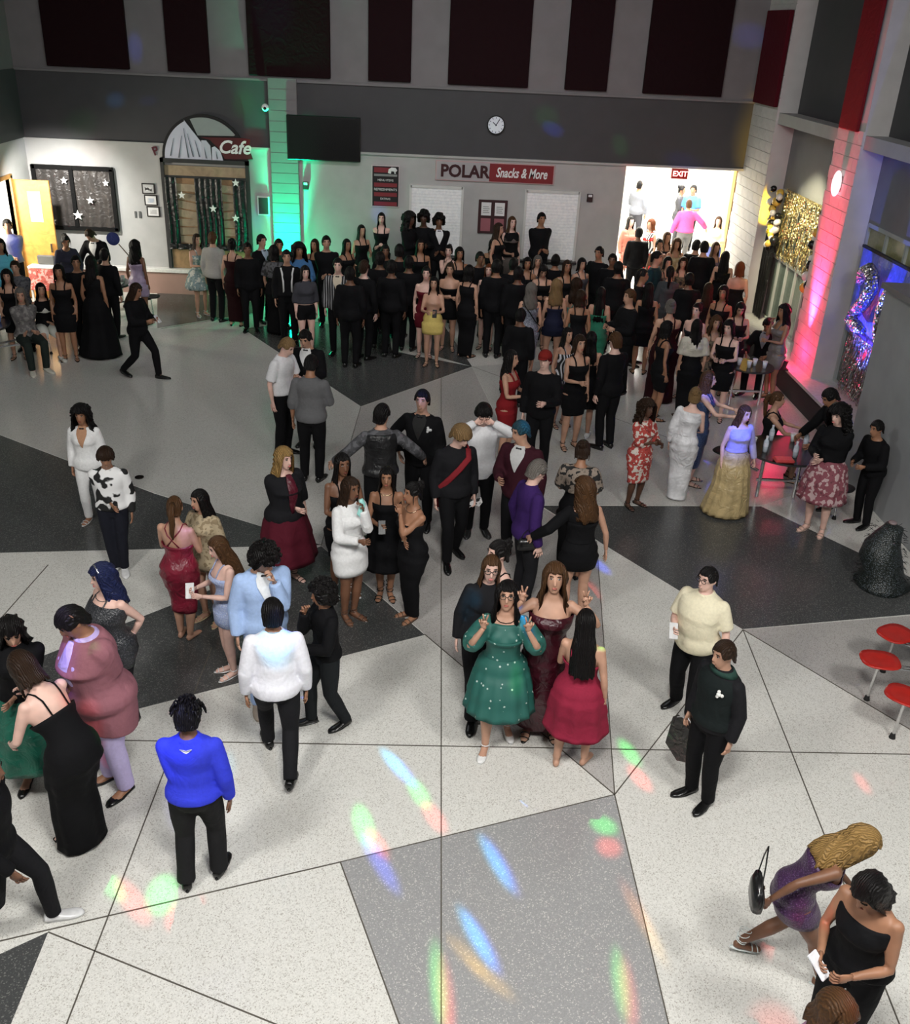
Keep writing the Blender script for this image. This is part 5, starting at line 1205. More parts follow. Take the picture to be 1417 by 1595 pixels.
person('man in pale blue suit holding a hand to his mouth', 411, 849, h=1.72, face=25, sex='m', build=1.1, skin='b', hair=('afro', 'k'), arms='dc', head=(8, 32), jacket=(('cloth', (.38, .52, .80)), 'l', (.75, .78, .8)), pants=(('cloth', (.36, .50, .78)),), shoes=('dress', (.3, .25, .2)))
person('woman in dark red satin dress with crossed back straps', 268, 772, foot=(290, 993), h=1.66, face=168, sex='f', build=1.22, skin='b', hair=('pony', 'n'), arms='ff', legs='n', head=(15, 15),
       dress=(('satin', (.19, .010, .028)), dict(hem=.36, top=1.22, strap='x', tight=1)))
person('woman with long black hair and gold lace top whispering to her neighbour', 303, 762, foot=(330, 965), h=1.68, face=-25, sex='f', skin='b', hair=('longer', 'k'), arms='fd', head=(-20, 8),
       dress=(('floral', (.42, .34, .22), (.25, .19, .11)), dict(hem=.75, top=1.36, sleeve='l')), shoes=('heel', (.6, .5, .3)))
person('young woman in pale blue sequin mini dress holding a phone', 341, 834, foot=(362, 1048), h=1.60, face=-58, sex='f', skin='p', hair=('longer', 'n'), arms='ff', head=(0, 18), legs='n',
       dress=(('sequin', (.38, .46, .72), (.7, .75, .85)), dict(hem=.70, top=1.30, strap=True)), shoes=('heel', (.75, .75, .75)))
# ---- foreground, centre
person('woman in glasses with long brown hair and black suit', 757, 864, foot=(742, 1098), h=1.72, face=5, sex='f', build=1.05, skin='p', hair=('longer', 'n'), arms='db', legs='w', head=(-4, 2), tilt=5,
       shirt=(K2, 'l', .86), pants=(K, (('flare', .02),)), shoes=('dress', KS), extra=['glasses', ('belt', (.7, .7, .7), 1.03)])
G1 = person('woman in dark green sequin dress with puff sleeves making peace signs', 800, 908, foot=(772, 1155), h=1.64, face=-3, sex='f', build=1.15, skin='b', hair=('wavy', 'k'), arms='uu', legs='m', head=(-4, -14),
       dress=(('dots', (.014, .105, .085), (.45, .55, .50)), dict(hem=.50, top=1.27, flare=.24, folds=13, sleeve='p')), shoes=('pump', (.75, .75, .74)), extra=['glasses', ('necklace', (.02, .02, .02))])
person('woman in maroon corset dress making peace signs at the camera', 866, 880, h=1.70, face=-5, sex='f', build=1.15, skin='b', hair=('wavy', 'n'), arms='vv', head=(0, -12),
       dress=(('satin', (.045, .004, .010)), dict(hem=.10, top=1.33, flare=.10, folds=6)), shoes=('heel', KS))
person('barefoot woman in short red chiffon dress with long black hair', 908, 948, foot=(886, 1190), h=1.56, face=158, sex='f', build=1.22, skin='b', hair=('longer', 'k'), arms='df', legs='c', head=(20, 12),
       dress=(('cloth', (.26, .018, .045)), dict(hem=.42, top=1.24, strap=True, flare=.17, folds=9)))
person('woman with dark updo and bare shoulders behind the girl in glasses', 777, 842, h=1.66, face=-50, sex='f', skin='p', hair=('updo', 'k'), arms='db', head=(-15, 0), dress=(K, dict(hem=.1, top=1.31, strap=True)), shoes=('heel', KS))
person('heavyset man in glasses and cream short sleeved shirt', 1112, 884, foot=(1065, 1108), h=1.76, face=-42, sex='m', build=1.45, skin='p', hair=('short', 'k'), arms='fd', legs='C', head=(-12, 2),
       shirt=(('cloth', (.74, .68, .50)), 's', .84), pants=(K, (('off', .02),)), shoes=('dress', KS), extra=['glasses'])
person('young man in black shirt with green trim and white corsage', 1137, 999, foot=(1085, 1245), h=1.66, face=-58, sex='m', build=1.05, skin='b', hair=('short', 'b'), arms='dd', head=(-10, 8),
       shirt=(K2, 'l', .86), pants=(K, (('off', .018),)), shoes=('dress', KS), extra=[('vest', ('cloth', (.008, .012, .012))), ('flower', (.75, .75, .72)), ('sash', (.012, .05, .04)) if False else ('belt', (.02, .05, .04), 1.46)])
WW = person('woman in purple sequin mini dress and strappy heels leaning forward as she walks', 1330, 1288, foot=(1215, 1510), h=1.70, face=78, sex='f', build=1.1, skin='d', hair=('wavy', 'G'), arms='rt', legs='w', lean=34, head=(0, 22),
       dress=(('sequin', (.045, .016, .060), (.12, .06, .16)), dict(hem=.72, top=1.31, strap=True, tight=1)), shoes=('sandal', (.70, .76, .74)))
BT = person('woman in black tank top with dark bob looking at a phone', 1362, 1362, h=1.66, face=-52, sex='f', build=1.08, skin='c', hair=('bob', 'k'), arms='ff', head=(-5, 30), lean=8, shirt=(K, '0', .9), pants=(K,), shoes=('sneaker', KS))
person('guest in pink with light flecks on brown hair at the bottom edge', 1312, 1552, h=1.62, face=20, sex='f', build=1.1, skin='b', hair=('bob', 'n'), arms='dd', head=(0, 10), dress=(('satin', (.62, .30, .52)), dict(hem=.5, top=1.36, sleeve='r', flare=.2, folds=8)), shoes=('heel', KS))
# ---- middle distance, left
person('woman with dark curly hair in white blazer suit', 131, 628, foot=(150, 812), h=1.72, face=2, sex='f', skin='c', hair=('curly', 'k'), arms='dd', legs='s', head=(0, 5), jacket=(('cloth', (.80, .80, .80)), 'l', (.45, .25, .15)), pants=(('cloth', (.8, .8, .8)),), shoes=('heel', (.7, .7, .7)))
person('guest in black and white cow print top and dark jeans', 149, 698, foot=(188, 890), h=1.70, face=8, sex='m', build=.98, skin='c', hair=('shag', 'b'), arms='wd', legs='n', head=(8, 18), shirt=(('patch', (.006, .006, .006), (.80, .80, .80)), 'l', .90), pants=(('cloth', (.010, .011, .018)),), shoes=('sneaker', (.75, .75, .75)))
person('fair haired boy in white short sleeved shirt in the trio', 447, 525, h=1.76, face=62, sex='m', skin='p', hair=('short', 'y'), arms='df', head=(0, 28), lean=5, shirt=(WH, 's', .90), pants=(K,), shoes=('dress', KS))
guy('boy in black suit with bow tie facing the trio', 475, 513, -8, 1.76, skin='b', arms='ff', head=(-5, 25))
person('man in grey shirt with his back turned in the trio', 484, 553, h=1.74, face=172, sex='m', build=1.12, skin='c', hair=('short', 'k'), arms='fd', head=(0, 24), shirt=(GY, 'r', .88), pants=(K,), shoes=('dress', KS))
person('man in black satin waistcoat over grey patterned shirt', 595, 629, h=1.76, face=192, sex='m', skin='b', hair=('short', 'k'), arms='oo', head=(-40, 5), shirt=(('floral', (.05, .05, .055), (.10, .10, .11)), 'l', .92), pants=(K,), shoes=('dress', KS), extra=[('vest', ('satin', (.012, .012, .013)))])
guy('man in black tuxedo with blue light on his face', 658, 607, -15, 1.78, skin='b', front=(.02, .02, .02), arms='pd', extra=[('flower', (.6, .6, .6))])
person('boy in black with red sash and loafers', 705, 660, foot=(702, 872), h=1.72, face=18, sex='m', skin='p', hair=('shag', 'y'), arms='dd', legs='m', head=(25, 28), shirt=(K2, 'l', .86), pants=(K,), shoes=('dress', KS), extra=[('sash', (.22, .018, .025))])
person('boy in white shirt holding glasses up to his face', 748, 628, foot=(741, 830), h=1.76, face=5, sex='m', build=1.05, skin='p', hair=('shag', 'k'), arms='gg', head=(0, 16), shirt=(WH, 'l', .80), pants=(K,), shoes=('sneaker', (.02, .02, .02)), extra=['glasses'])
person('man in maroon blazer with coloured light on his hair', 812, 655, h=1.76, face=-28, sex='m', build=1.1, skin='b', hair=('short', 't'), arms='fd', head=(-35, 12), jacket=(('cloth', (.035, .006, .012)), 'l', (.5, .5, .5)), pants=(K,), shoes=('dress', KS))
person('boy with grey brown hair in purple shirt holding hands', 838, 716, h=1.72, face=110, sex='m', skin='p', hair=('short', 'g'), arms='dh', head=(8, 22), shirt=(('cloth', (.038, .014, .10)), 'l', .88), pants=(K2,), shoes=('dress', KS), extra=[('flower', (.7, .7, .7))])
PR = person('woman in black backless mini dress with wavy ponytail', 912, 744, h=1.66, face=190, sex='f', build=1.08, skin='b', hair=('wavy', 'n'), arms='ho', head=(35, 5), dress=(K, dict(hem=.70, top=1.28, sleeve='1', tight=1)), shoes=('heel', KS))
person('guest in black with patterned shawl and hair tied up', 909, 686, h=1.66, face=165, sex='f', build=1.15, skin='c', hair=('updo', 'b'), arms='ff', head=(0, 18), dress=(K, dict(hem=.2, top=1.3)), shoes=('flat', KS), extra=[('shawl', ('floral', (.25, .2, .16), (.01, .01, .01)), False)])
person('woman with blond tipped hair in dark red dress and black cardigan', 427, 697, foot=(448, 905), h=1.70, face=38, sex='f', build=1.25, skin='p', hair=('wavy', 'G'), arms='wd', head=(10, 5), dress=(('cloth', (.085, .008, .018)), dict(hem=.34, top=1.36, flare=.22, folds=8)), shoes=('sandal', (.03, .03, .03)), extra=[('cardigan', K2), ('front', (.085, .008, .018))])
person('woman with long straight black hair behind the white dress', 533, 706, h=1.66, face=25, sex='f', skin='d', hair=('longer', 'k'), arms='ff', dress=(K, dict(hem=.55, top=1.3, strap=True)), shoes=('sandal', (.7, .7, .7)))
WD = person('woman with brown braids in white long sleeved minidress', 545, 742, foot=(545, 962), h=1.66, face=42, sex='f', skin='d', hair=('braids', 'b'), arms='fc', head=(5, 5), legs='n', dress=(('cloth', (.78, .78, .78)), dict(hem=.62, top=1.34, sleeve='l', flare=.12)), shoes=('sandal', (.12, .07, .05)))
BD = person('woman in short black feathered dress between two friends', 598, 726, foot=(600, 928), h=1.68, face=4, sex='f', skin='c', hair=('long', 'k'), arms='fd', head=(-4, 4), legs='n', dress=(K, dict(hem=.46, top=1.32, strap=True, flare=.16, folds=11)), shoes=('sandal', KS), extra=[('necklace', (.6, .5, .3))])
person('woman in off shoulder black gown with hand raised to her mouth', 637, 750, foot=(640, 962), h=1.68, face=-55, sex='f', build=1.1, skin='c', hair=('updo', 'k'), arms='xc', head=(-8, 2), legs='n', dress=(K, dict(hem=.06, top=1.30, tight=1, flare=.0)), shoes=('sandal', (.1, .07, .05)), extra=[('bracelet', (.8, .75, .6), 0), ('necklace', (.5, .4, .3))])
# ---- middle distance, right
girl('woman with long black hair in red dress holding flowers', 797, 545, 62, 1.66, ('cloth', (.22, .012, .016)), ('longer', 'k'), 'b', arms='ff', hem=.5)
guy('man with red cap in black suit', 850, 546, -20, 1.78, hair=('flat', 'r'), skin='p', front=None, extra=[('cap', (.20, .015, .012))], arms='df')
girl('woman in black skater dress with pale neckline, seen from behind', 922, 516, 172, 1.66, K, ('long', 'k'), 'b', hem=.55, top=1.24, flare=.25, folds=9, arms='dd', shoes=('sneaker', (.7, .7, .7)))
guy('brown haired man in black suit with white collar seen from behind', 960, 517, -150, 1.76, hair=('short', 'n'), skin='p', arms='fd', front=None)
girl('woman with purple light on her arm beside the red cap', 904, 522, 20, 1.64, K, ('bob', 'b'), 'b', arms='fd')
girl('woman with black hair in black dress with white stripes', 885, 510, 30, 1.66, ('stripe', (.01, .01, .01), (.6, .6, .65)), ('long', 'k'), 'b', arms='dd')
person('woman with big dark curls in floral kimono dress', 990, 620, foot=(985, 788), h=1.66, face=35, sex='f', build=1.12, skin='e', hair=('curly', 'b'), arms='xf', dress=(('floral', (.40, .05, .04), (.62, .56, .50)), dict(hem=.46, top=1.33, sleeve='r', flare=.08)), shoes=('heel', KS))
girl('blond woman in long white off shoulder gown', 1069, 600, 160, 1.68, ('satin', (.70, .70, .72)), ('updo', 'y'), 'p', hem=.02, top=1.30, strap=False, tilt=-4, foot=(1052, 776), sleeve='1', flare=.04, arms='fd', legs='n')
girl('woman with long light brown hair reaching past the white gown', 1105, 577, 72, 1.64, ('sequin', (.03, .06, .16), (.15, .2, .3)), ('longer', 'n'), 'p', hem=.3, arms='tt')
person('woman in lavender one shoulder top and long gold skirt', 1146, 628, foot=(1128, 798), h=1.66, face=12, sex='f', build=1.08, skin='p', hair=('long', 'n'), arms='dh', head=(14, 8), shirt=(('cloth', (.45, .42, .70)), '1', 1.02), dress=(('satin', (.50, .38, .19)), dict(hem=.03, top=1.06, flare=.17, folds=15, name='skirt')), shoes=('flat', (.7, .7, .7)))
girl('seated woman in black tank top at the fringe table', None, None, 72, 1.64, K, ('pony', 'n'), 'b', at=(at_z(1195, 690, .5).x, at_z(1195, 690, .5).y, 0), legs='S', arms='tt', top=1.36)
person('woman with big curly black hair in black jacket and floral skirt', 1297, 624, foot=(1266, 828), h=1.66, face=-42, sex='f', build=1.15, skin='p', hair=('curly', 'k'), arms='fw', head=(-12, 16), shirt=(K, 'l', 1.0), dress=(('floral', (.22, .06, .08), (.48, .34, .34)), dict(hem=.50, top=1.04, flare=.20, folds=11, name='skirt')), shoes=('heel', (.4, .3, .25)))
guy('man in black leaning over the fringe table', 1296, 604, -80, 1.74, front=None, arms='tt', lean=24, head=(0, 20))
guy('person in black trousers and boots against the half wall', 1325, 665, -70, 1.70, front=None, foot=(1338, 818), arms='ff', lean=14)
girl('woman in taupe mini dress standing near the red glow', 1223, 474, -75, 1.66, ('satin', (.16, .14, .135)), ('wavy', 'k'), 'c', hem=.62, arms='cf')
guy('seated man in black suit and grey tie near the windows', 1198, 494, -35, 1.76, skin='c', front=(.25, .25, .28), head=(10, 30), legs='S', arms='tt', lean=5, z0=0.0)
girl('dark haired woman holding a glowing device by the windows', 1155, 470, -10, 1.66, K, ('long', 'k'), 'b', arms='ff', head=(0, 25))
girl('woman in long dark maroon gown with silver updo', 1046, 466, 176, 1.72, ('cloth', (.022, .003, .005)), ('updo', 'g'), 'b', hem=.03, top=1.30, flare=.10, folds=6, build=1.3, arms='xd')
girl('woman with black hair in gown with cream draped back', 1087, 497, 178, 1.66, K, ('long', 'k'), 'b', hem=.1, arms='dd', extra=[('shawl', ('satin', (.55, .52, .44)), False)])
girl('woman with bare shoulders and dark updo facing the maroon gown', 1087, 472, -40, 1.70, ('cloth', (.02, .02, .03)), ('updo', 'k'), 'p', top=1.28, strap=False)
girl('woman in gold patterned top behind the cream shawl', 1117, 492, 0, 1.62, ('floral', (.2, .15, .1), (.03, .02, .02)), ('wavy', 'n'), 'b', arms='ww')
girl('pale woman in black leaning in beside patterned top', 1137, 498, -30, 1.60, K, ('bob', 'k'), 'p', arms='ff', head=(-10, 10))
# ---- crowd in front of the corridor
girl('red haired woman in strapless black dress seen from behind', 1154, 408, 176, 1.68, K, ('bob', 'o'), 'b', top=1.22, strap=False, hem=.5, build=1.1)
girl('woman with long black hair by the bright block wall', 1131, 391, 160, 1.70, K, ('longer', 'k'), 'b', hem=.4)
girl('woman in mauve dress with long brown hair before the corridor', 1116, 377, 10, 1.68, ('floral', (.10, .06, .09), (.05, .035, .05)), ('longer', 'n'), 'c', hem=.1)
guy('tall man in black suit seen from behind before the corridor', 1098, 375, 178, 1.82, skin='b', front=None, build=1.15)
guy('dark haired man behind the tall suit', 1086, 373, 150, 1.78, skin='b', front=None)
girl('woman with shiny ponytail and grey sheer top in the crowd', 1045, 414, 170, 1.66, ('cloth', (.05, .055, .06)), ('pony', 'k'), 'b', sleeve='l', arms='fd')
girl('woman in gold bodice facing the hall in the crowd', 1055, 371, 0, 1.66, ('satin', (.30, .22, .11)), ('wavy', 'n'), 'c')
girl('woman with long brown hair between corridor and crowd', 1040, 361, 10, 1.68, K, ('long', 'n'), 'c')
girl('woman with round face left of the gold bodice', 1028, 372, 5, 1.62, ('cloth', (.20, .11, .08)), ('updo', 'k'), 'c')
girl('woman in dark patterned dress below the gold bodice', 1041, 400, 10, 1.60, ('floral', (.15, .11, .08), (.03, .02, .02)), ('bob', 'k'), 'b')
girl('woman in patterned dress right below the gold bodice', 1065, 401, -10, 1.60, ('floral', (.13, .10, .06), (.02, .02, .02)), ('wavy', 'b'), 'b')
guy('man in dark teal shirt in the crowd', 1024, 391, 60, 1.76, jacket=('cloth', (.008, .03, .04)), skin='b', front=None)
guy('balding man in black suit and white tie in profile', 1002, 418, 70, 1.80, hair=('buzz', 'k'), skin='c', arms='fd')
guy('man in large black jacket facing left with khaki trousers behind', 982, 450, -70, 1.80, hair=('short', 'n'), skin='b', build=1.2, front=None, arms='ff')
guy('black suited man seen from behind left of the balding man', 964, 407, 175, 1.76, front=None, build=1.15)
girl('woman in salmon top at the corridor mouth', 983, 337, 20, 1.68, ('cloth', (.55, .20, .15)), ('long', 'k'), 'p', sleeve='l', hem=.5)
guy('person in black top and red trousers at the corridor mouth', 996, 354, 170, 1.70, skin='d', front=None)
girl('woman in black and white jacket with red skirt at the corridor mouth', 1015, 341, -60, 1.66, ('cloth', (.5, .02, .02)), ('bob', 'o'), 'b', extra=[('vest', ('stripe', (.01, .01, .01), (.7, .7, .7)))])
person('woman with light hair in cream top inside the corridor', 1120, 337, h=1.64, face=-20, sex='f', skin='p', hair=('long', 'n'), arms='ff', shirt=(('cloth', (.75, .66, .45)), 'l', .95), pants=(('cloth', (.1, .12, .3)),), shoes=('flat', KS))
person('man in bright pink sweater and grey trousers walking away', 1074, 310, h=1.80, face=172, sex='m', build=1.15, skin='b', hair=('buzz', 'n'), arms='oh', legs='w', shirt=(('cloth', (.80, .08, .26)), 'l', .92), pants=(GY,), shoes=('dress', KS))
person('man in bright blue shirt far down the corridor', 1081, 288, h=1.80, face=-30, sex='m', skin='c', hair=('short', 'k'), arms='df', shirt=(('cloth', (.06, .20, .70)), 's', .92), pants=(K,), shoes=('dress', KS))
person('woman in dark grey dress far down the corridor', 1063, 289, h=1.72, face=60, sex='f', skin='c', hair=('updo', 'k'), arms='xd', dress=(('cloth', (.06, .06, .065)), dict(hem=.1, top=1.38, sleeve='l')), shoes=('flat', KS))
person('man in grey suit standing far left in the corridor', 997, 281, h=1.80, face=150, sex='m', build=1.1, skin='c', hair=('buzz', 'k'), arms='df', jacket=(('cloth', (.16, .17, .20)), 'l', None), pants=(('cloth', (.05, .05, .06)),), shoes=('dress', KS))
# ---- crowd, centre right
girl('blond woman in navy mini dress with bare back', 868, 435, 176, 1.66, NV, ('wavy', 'y'), 'b', hem=.72, top=1.24, arms='dd')
girl('woman in shiny mint satin dress with open back', 899, 433, 170, 1.66, ('satin', (.16, .34, .30)), ('wavy', 'b'), 'b', hem=.3, top=1.20, strap='x')
girl('woman with black hair in emerald green dress', 937, 447, 168, 1.64, ('cloth', (.03, .20, .12)), ('longer', 'k'), 'b', hem=.3, top=1.25)
girl('grey haired guest in silver sequin dress with black crossbody strap', 828, 441, 178, 1.66, ('sequin', (.12, .13, .17), (.45, .47, .55)), ('wavy', 'g'), 'b', hem=.35, extra=[('sash', (.01, .01, .01))])
guy('man in dark shirt looking left above the mint dress', 934, 384, -40, 1.78, skin='c', front=None)
girl('seated pale faced guest at the shutter table', 907, 402, 20, 1.60, ('cloth', (.05, .05, .06)), ('bob', 'k'), 'b')
guy('tall man in black against the right roller shutter', 844, 331, 15, 1.78, front=None, build=1.15, z0=.42, arms='ww')
girl('guest lit by a phone screen below the right shutter', 847, 412, 0, 1.62, K, ('bob', 'k'), 'b', arms='ff', head=(0, 30))
girl('guest with hooded grey hair below the tall man', 838, 398, 0, 1.66, ('cloth', (.12, .12, .12)), ('bob', 'g'), 'b')
guy('man in black beside the shutter table', 866, 396, 170, 1.70, front=None)
girl('dim face between tall man and the notice board', 822, 401, 0, 1.62, K, ('bob', 'k'), 'c')
guy('black suited man seen from behind in the front centre crowd', 774, 404, 172, 1.78, front=None)
guy('second black suited man seen from behind right of the first', 800, 402, 182, 1.78, front=None, build=1.1)
girl('woman with long light brown hair below the snack sign', 798, 337, 20, 1.70, ('cloth', (.12, .10, .09)), ('longer', 'n'), 'p', z0=.42, hem=.3, extra=[('vest', K)])
girl('dark haired woman in black in profile by the notice board', 777, 347, 60, 1.68, K, ('long', 'b'), 'b', arms='df', hem=.3, z0=.42)
girl('woman with reddish hair in short black dress', 762, 411, -10, 1.66, K, ('long', 'o'), 'p', hem=.66, arms='dd')
girl('woman in long black gown with black bob seen from the side', 731, 413, 150, 1.68, K, ('bob', 'k'), 'b', hem=.03, top=1.38)
girl('woman in off shoulder black minidress behind the yellow dress', 701, 409, -8, 1.68, K, ('updo', 'b'), 'b', hem=.66, top=1.28, strap=False, arms='xd', build=1.1)
YW = girl('woman in bright yellow minidress holding a phone', 676, 431, -4, 1.60, ('cloth', (.68, .52, .16)), ('long', 'k'), 'b', hem=.66, top=1.10, arms='ff', strap=False)
girl('woman in strapless maroon dress beside the yellow dress', 664, 415, -2, 1.68, ('cloth', (.11, .008, .016)), ('updo', 'k'), 'p', hem=.6, top=1.30, strap=False, arms='dd')
girl('pale woman with raised arm in front of the left shutter', 699, 381, -10, 1.66, K, ('updo', 'k'), 'p', arms='cf', top=1.3)
guy('man in dark suit and white shirt standing high before the left shutter', 684, 335, 10, 1.72, hair=('afro', 'k'), skin='d', z0=.42, arms='ww')
guy('man with round afro before the left shutter', 660, 330, -5, 1.76, hair=('afro', 'k'), skin='e', front=None, z0=.42, arms='ff')
guy('man with big dark hair at the left side of the left shutter', 638, 331, 60, 1.76, hair=('curly', 'k'), skin='e', front=None, z0=.42, arms='xf')
girl('pale woman in black top arms folded under the menu board', 594, 331, 0, 1.62, K, ('long', 'k'), 'p', z0=.42, arms='ww', hem=.6, top=1.32)
girl('woman with very long black hair left of the menu board', 563, 350, 30, 1.68, K, ('longer', 'k'), 'b', arms='df', hem=.3)
guy('man in black suit with white collar seen from behind', 567, 405, 150, 1.80, hair=('short', 'b'), skin='p')
guy('dark suited man left of centre in the crowd shadow', 592, 392, 170, 1.80, front=None, skin='d')
guy('dark suited man with hair close to the menu board', 600, 381, 10, 1.74, skin='d', front=None, hair=('short', 'k'))
guy('tall dark figure in centre crowd beside the maroon dress', 622, 380, 178, 1.78, front=None, skin='d', build=1.1)
guy('dark figure with bright collar in the centre crowd', 610, 405, 165, 1.78, skin='d', build=1.1)
guy('dark figure at the edge of the centre crowd by the light wedge', 637, 398, 170, 1.78, front=None, skin='d')
# ---- crowd, left of centre
person('man in black striped open shirt facing the camera', 526, 402, h=1.80, face=-2, sex='m', skin='p', hair=('short', 'k'), arms='dd', jacket=(('stripe', (.012, .012, .014), (.35, .35, .36)), 'l', (.60, .52, .40)), pants=(K,), shoes=('dress', KS))
guy('man in black sweater leaning on a table below the television', 508, 367, 10, 1.74, hair=('short', 'k'), skin='b', front=None, arms='ww')
person('woman in black shorts and sheer top with purple light on her arm', 475, 414, h=1.62, face=20, sex='f', skin='p', hair=('bob', 'k'), arms='dd', shirt=(('cloth', (.05, .05, .06)), 'r', 1.0), pants=(K, (('short', True),)), shoes=('sneaker', (.3, .3, .3)))
person('man with braces and black shirt beside the green light', 446, 389, h=1.76, face=8, sex='m', skin='b', hair=('short', 'k'), arms='dd', shirt=(K, 'l', .92), pants=(K,), shoes=('dress', KS), extra=[('braces', (.7, .7, .7))])
person('man in blue shirt in front of the green pilaster', 465, 379, h=1.76, face=25, sex='m', skin='c', hair=('curly', 'k'), arms='df', shirt=(('cloth', (.05, .14, .30)), 'l', .9), pants=(K,), shoes=('dress', KS))
guy('man in dark green behind the braces', 434, 372, 15, 1.74, jacket=('cloth', (.015, .05, .03)), skin='c', front=None)
girl('woman in long black gown with grey patterned top', 426, 382, 160, 1.70, K, ('bob', 'k'), 'b', hem=.03, top=1.38, flare=.06, extra=[('shawl', ('floral', (.1, .1, .11), (.02, .02, .02)), False)])
guy('man in black with pale tie in profile left of the gown', 407, 365, 50, 1.78, skin='b', front=(.4, .5, .6), arms='ff')
girl('woman in dark red dress with bare shoulders before the cafe doors', 361, 371, 172, 1.70, ('cloth', (.018, .003, .004)), ('updo', 'k'), 'b', hem=.1, build=1.15)
person('man in loose white shirt before the cafe doors', 331, 361, h=1.78, face=160, sex='m', skin='b', hair=('short', 'n'), arms='dd', shirt=(('cloth', (.36, .35, .33)), 'l', .86), pants=(K,), shoes=('dress', KS))
girl('woman in pale floral skater dress with long brown hair', 306, 364, 40, 1.66, ('floral', (.22, .3, .3), (.55, .56, .50)), ('longer', 'b'), 'b', hem=.62, flare=.35, folds=9, arms='fd', shoes=('heel', (.7, .7, .7)))
girl('woman in lavender minidress with black hair by the left table', 209, 374, 165, 1.64, ('satin', (.33, .26, .38)), ('wavy', 'k'), 'd', hem=.62, top=1.30, arms='dd', flare=.06)
guy('walking guest in black holding a lit phone', 195, 440, 70, 1.74, front=None, foot=(222, 588), arms='ff', legs='v', head=(0, 20), skin='c', hair=('long', 'b'))
girl('woman in long black gown standing by the left table', 140, 398, 170, 1.70, K, ('long', 'k'), 'c', hem=.03, flare=.18, folds=7, top=1.38)
girl('seated guest in orange top at the left table', None, None, 165, 1.66, ('cloth', (.50, .15, .02)), ('bob', 'k'), 'b', at=(at_z(103, 500, .5).x, at_z(103, 500, .5).y, 0), legs='S', arms='tf', sleeve='l', hem=.7)
person('seated guest with long grey hair and grey top in dark trousers', None, None, at=(at_z(42, 520, .5).x, at_z(42, 520, .5).y, 0), h=1.70, face=38, sex='f', skin='b', hair=('longer', 'g'), legs='S', arms='ww', head=(-20, 10), shirt=(('floral', (.13, .12, .12), (.22, .21, .2)), 'l', .9), pants=(('cloth', (.018, .025, .022)),), shoes=('sneaker', (.6, .58, .5)))
person('seated woman in black vest and white dress beside grey hair', None, None, at=(at_z(72, 508, .5).x, at_z(72, 508, .5).y, 0), h=1.64, face=30, sex='f', skin='b', hair=('long', 'k'), legs='S', arms='wd', dress=(('cloth', (.6, .6, .55)), dict(hem=.6, top=1.36)), shoes=('sneaker', (.6, .6, .55)), extra=[('vest', K)])
guy('man in black suit leaning over the left table', 139, 356, -10, 1.74, skin='b', arms='tf', lean=18, head=(-10, 30), hair=('short', 'b'))
guy('short haired man in black suit with his back to the hall at the left table', 162, 387, 165, 1.66, front=None, skin='b')
girl('guest in black bending over the left table with hair bun', 101, 366, 30, 1.70, ('cloth', (.03, .03, .05)), ('updo', 'k'), 'c', lean=30, arms='tt', sleeve='l')
girl('dark guest seated behind the orange top', 90, 412, 10, 1.62, K, ('bob', 'k'), 'c')
guy('dark guest in the cluster right of the bun', 117, 398, 20, 1.70, front=None, skin='c')
person('man with blue light on his shirt by the side door', 10, 341, h=1.78, face=20, sex='m', skin='c', hair=('short', 'k'), arms='ww', shirt=(('cloth', (.22, .22, .23)), 's', .9), pants=(K,), shoes=('dress', KS))
person('man with grey patterned shirt seated near the left edge', 22, 406, h=1.66, face=10, sex='m', skin='b', hair=('short', 'b'), arms='ww', shirt=(('floral', (.10, .10, .11), (.04, .04, .05)), 'l', .9), pants=(K,), shoes=('dress', KS))
girl('black haired woman below the grey patterned shirt at the left edge', 9, 420, 15, 1.58, K, ('wavy', 'k'), 'b')
girl('guest in cyan lit top cut by the left frame edge', -2, 372, 40, 1.66, ('cloth', (.12, .45, .60)), ('wavy', 'k'), 'c', sleeve='r')
# ---- more of the dense dark crowd
for i, (hx, hy, fc, hh, cc, sexy, lb) in enumerate([
    (545, 415, 175, 1.76, 'k', 'm', 'dark suited back left of the white collared man'), (716, 385, 10, 1.64, 'k', 'f', 'dim woman behind the off shoulder dress'), (748, 392, 20, 1.70, 'k', 'm', 'dark man behind the reddish haired woman'),
    (808, 415, 175, 1.70, 'k', 'm', 'dark man left of the silver sequin dress'), (884, 405, 10, 1.62, 'b', 'f', 'dim woman behind the navy dress'), (955, 395, -20, 1.72, 'k', 'm', 'dark man right of the emerald dress'),
    (1012, 440, 170, 1.66, 'k', 'f', 'dark haired woman right of the balding man'), (1075, 425, 175, 1.72, 'k', 'm', 'dark man behind the silver updo'), (1105, 440, 170, 1.66, 'b', 'f', 'dark haired woman right of the silver updo'),
    (1128, 445, -30, 1.68, 'k', 'f', 'dim woman between mauve dress and windows'), (812, 480, 165, 1.62, 'k', 'm', 'young dark guest left of the silver dress, lower'), (1040, 500, 100, 1.60, 'k', 'f', 'dim guest beside the maroon gown'),
    (490, 372, -20, 1.66, 'b', 'f', 'dim woman right of the blue shirted man'), (385, 378, 10, 1.68, 'k', 'm', 'dim man between dark red dress and pale tie'), (655, 372, 10, 1.66, 'k', 'f', 'dim woman below the round afro'),
    (905, 452, 175, 1.64, 'b', 'f', 'dim woman between mint and emerald dresses'), (540, 372, 40, 1.66, 'k', 'f', 'dim woman below the television corner'), (768, 372, 0, 1.64, 'k', 'f', 'dim woman under the notice board')]):
    if sexy == 'm': guy(lb, hx, hy, fc, hh, front=None, skin='d', hair=('short', cc))
    else: girl(lb, hx, hy, fc, hh, K, ('bob' if i % 2 else 'long', cc), 'c')

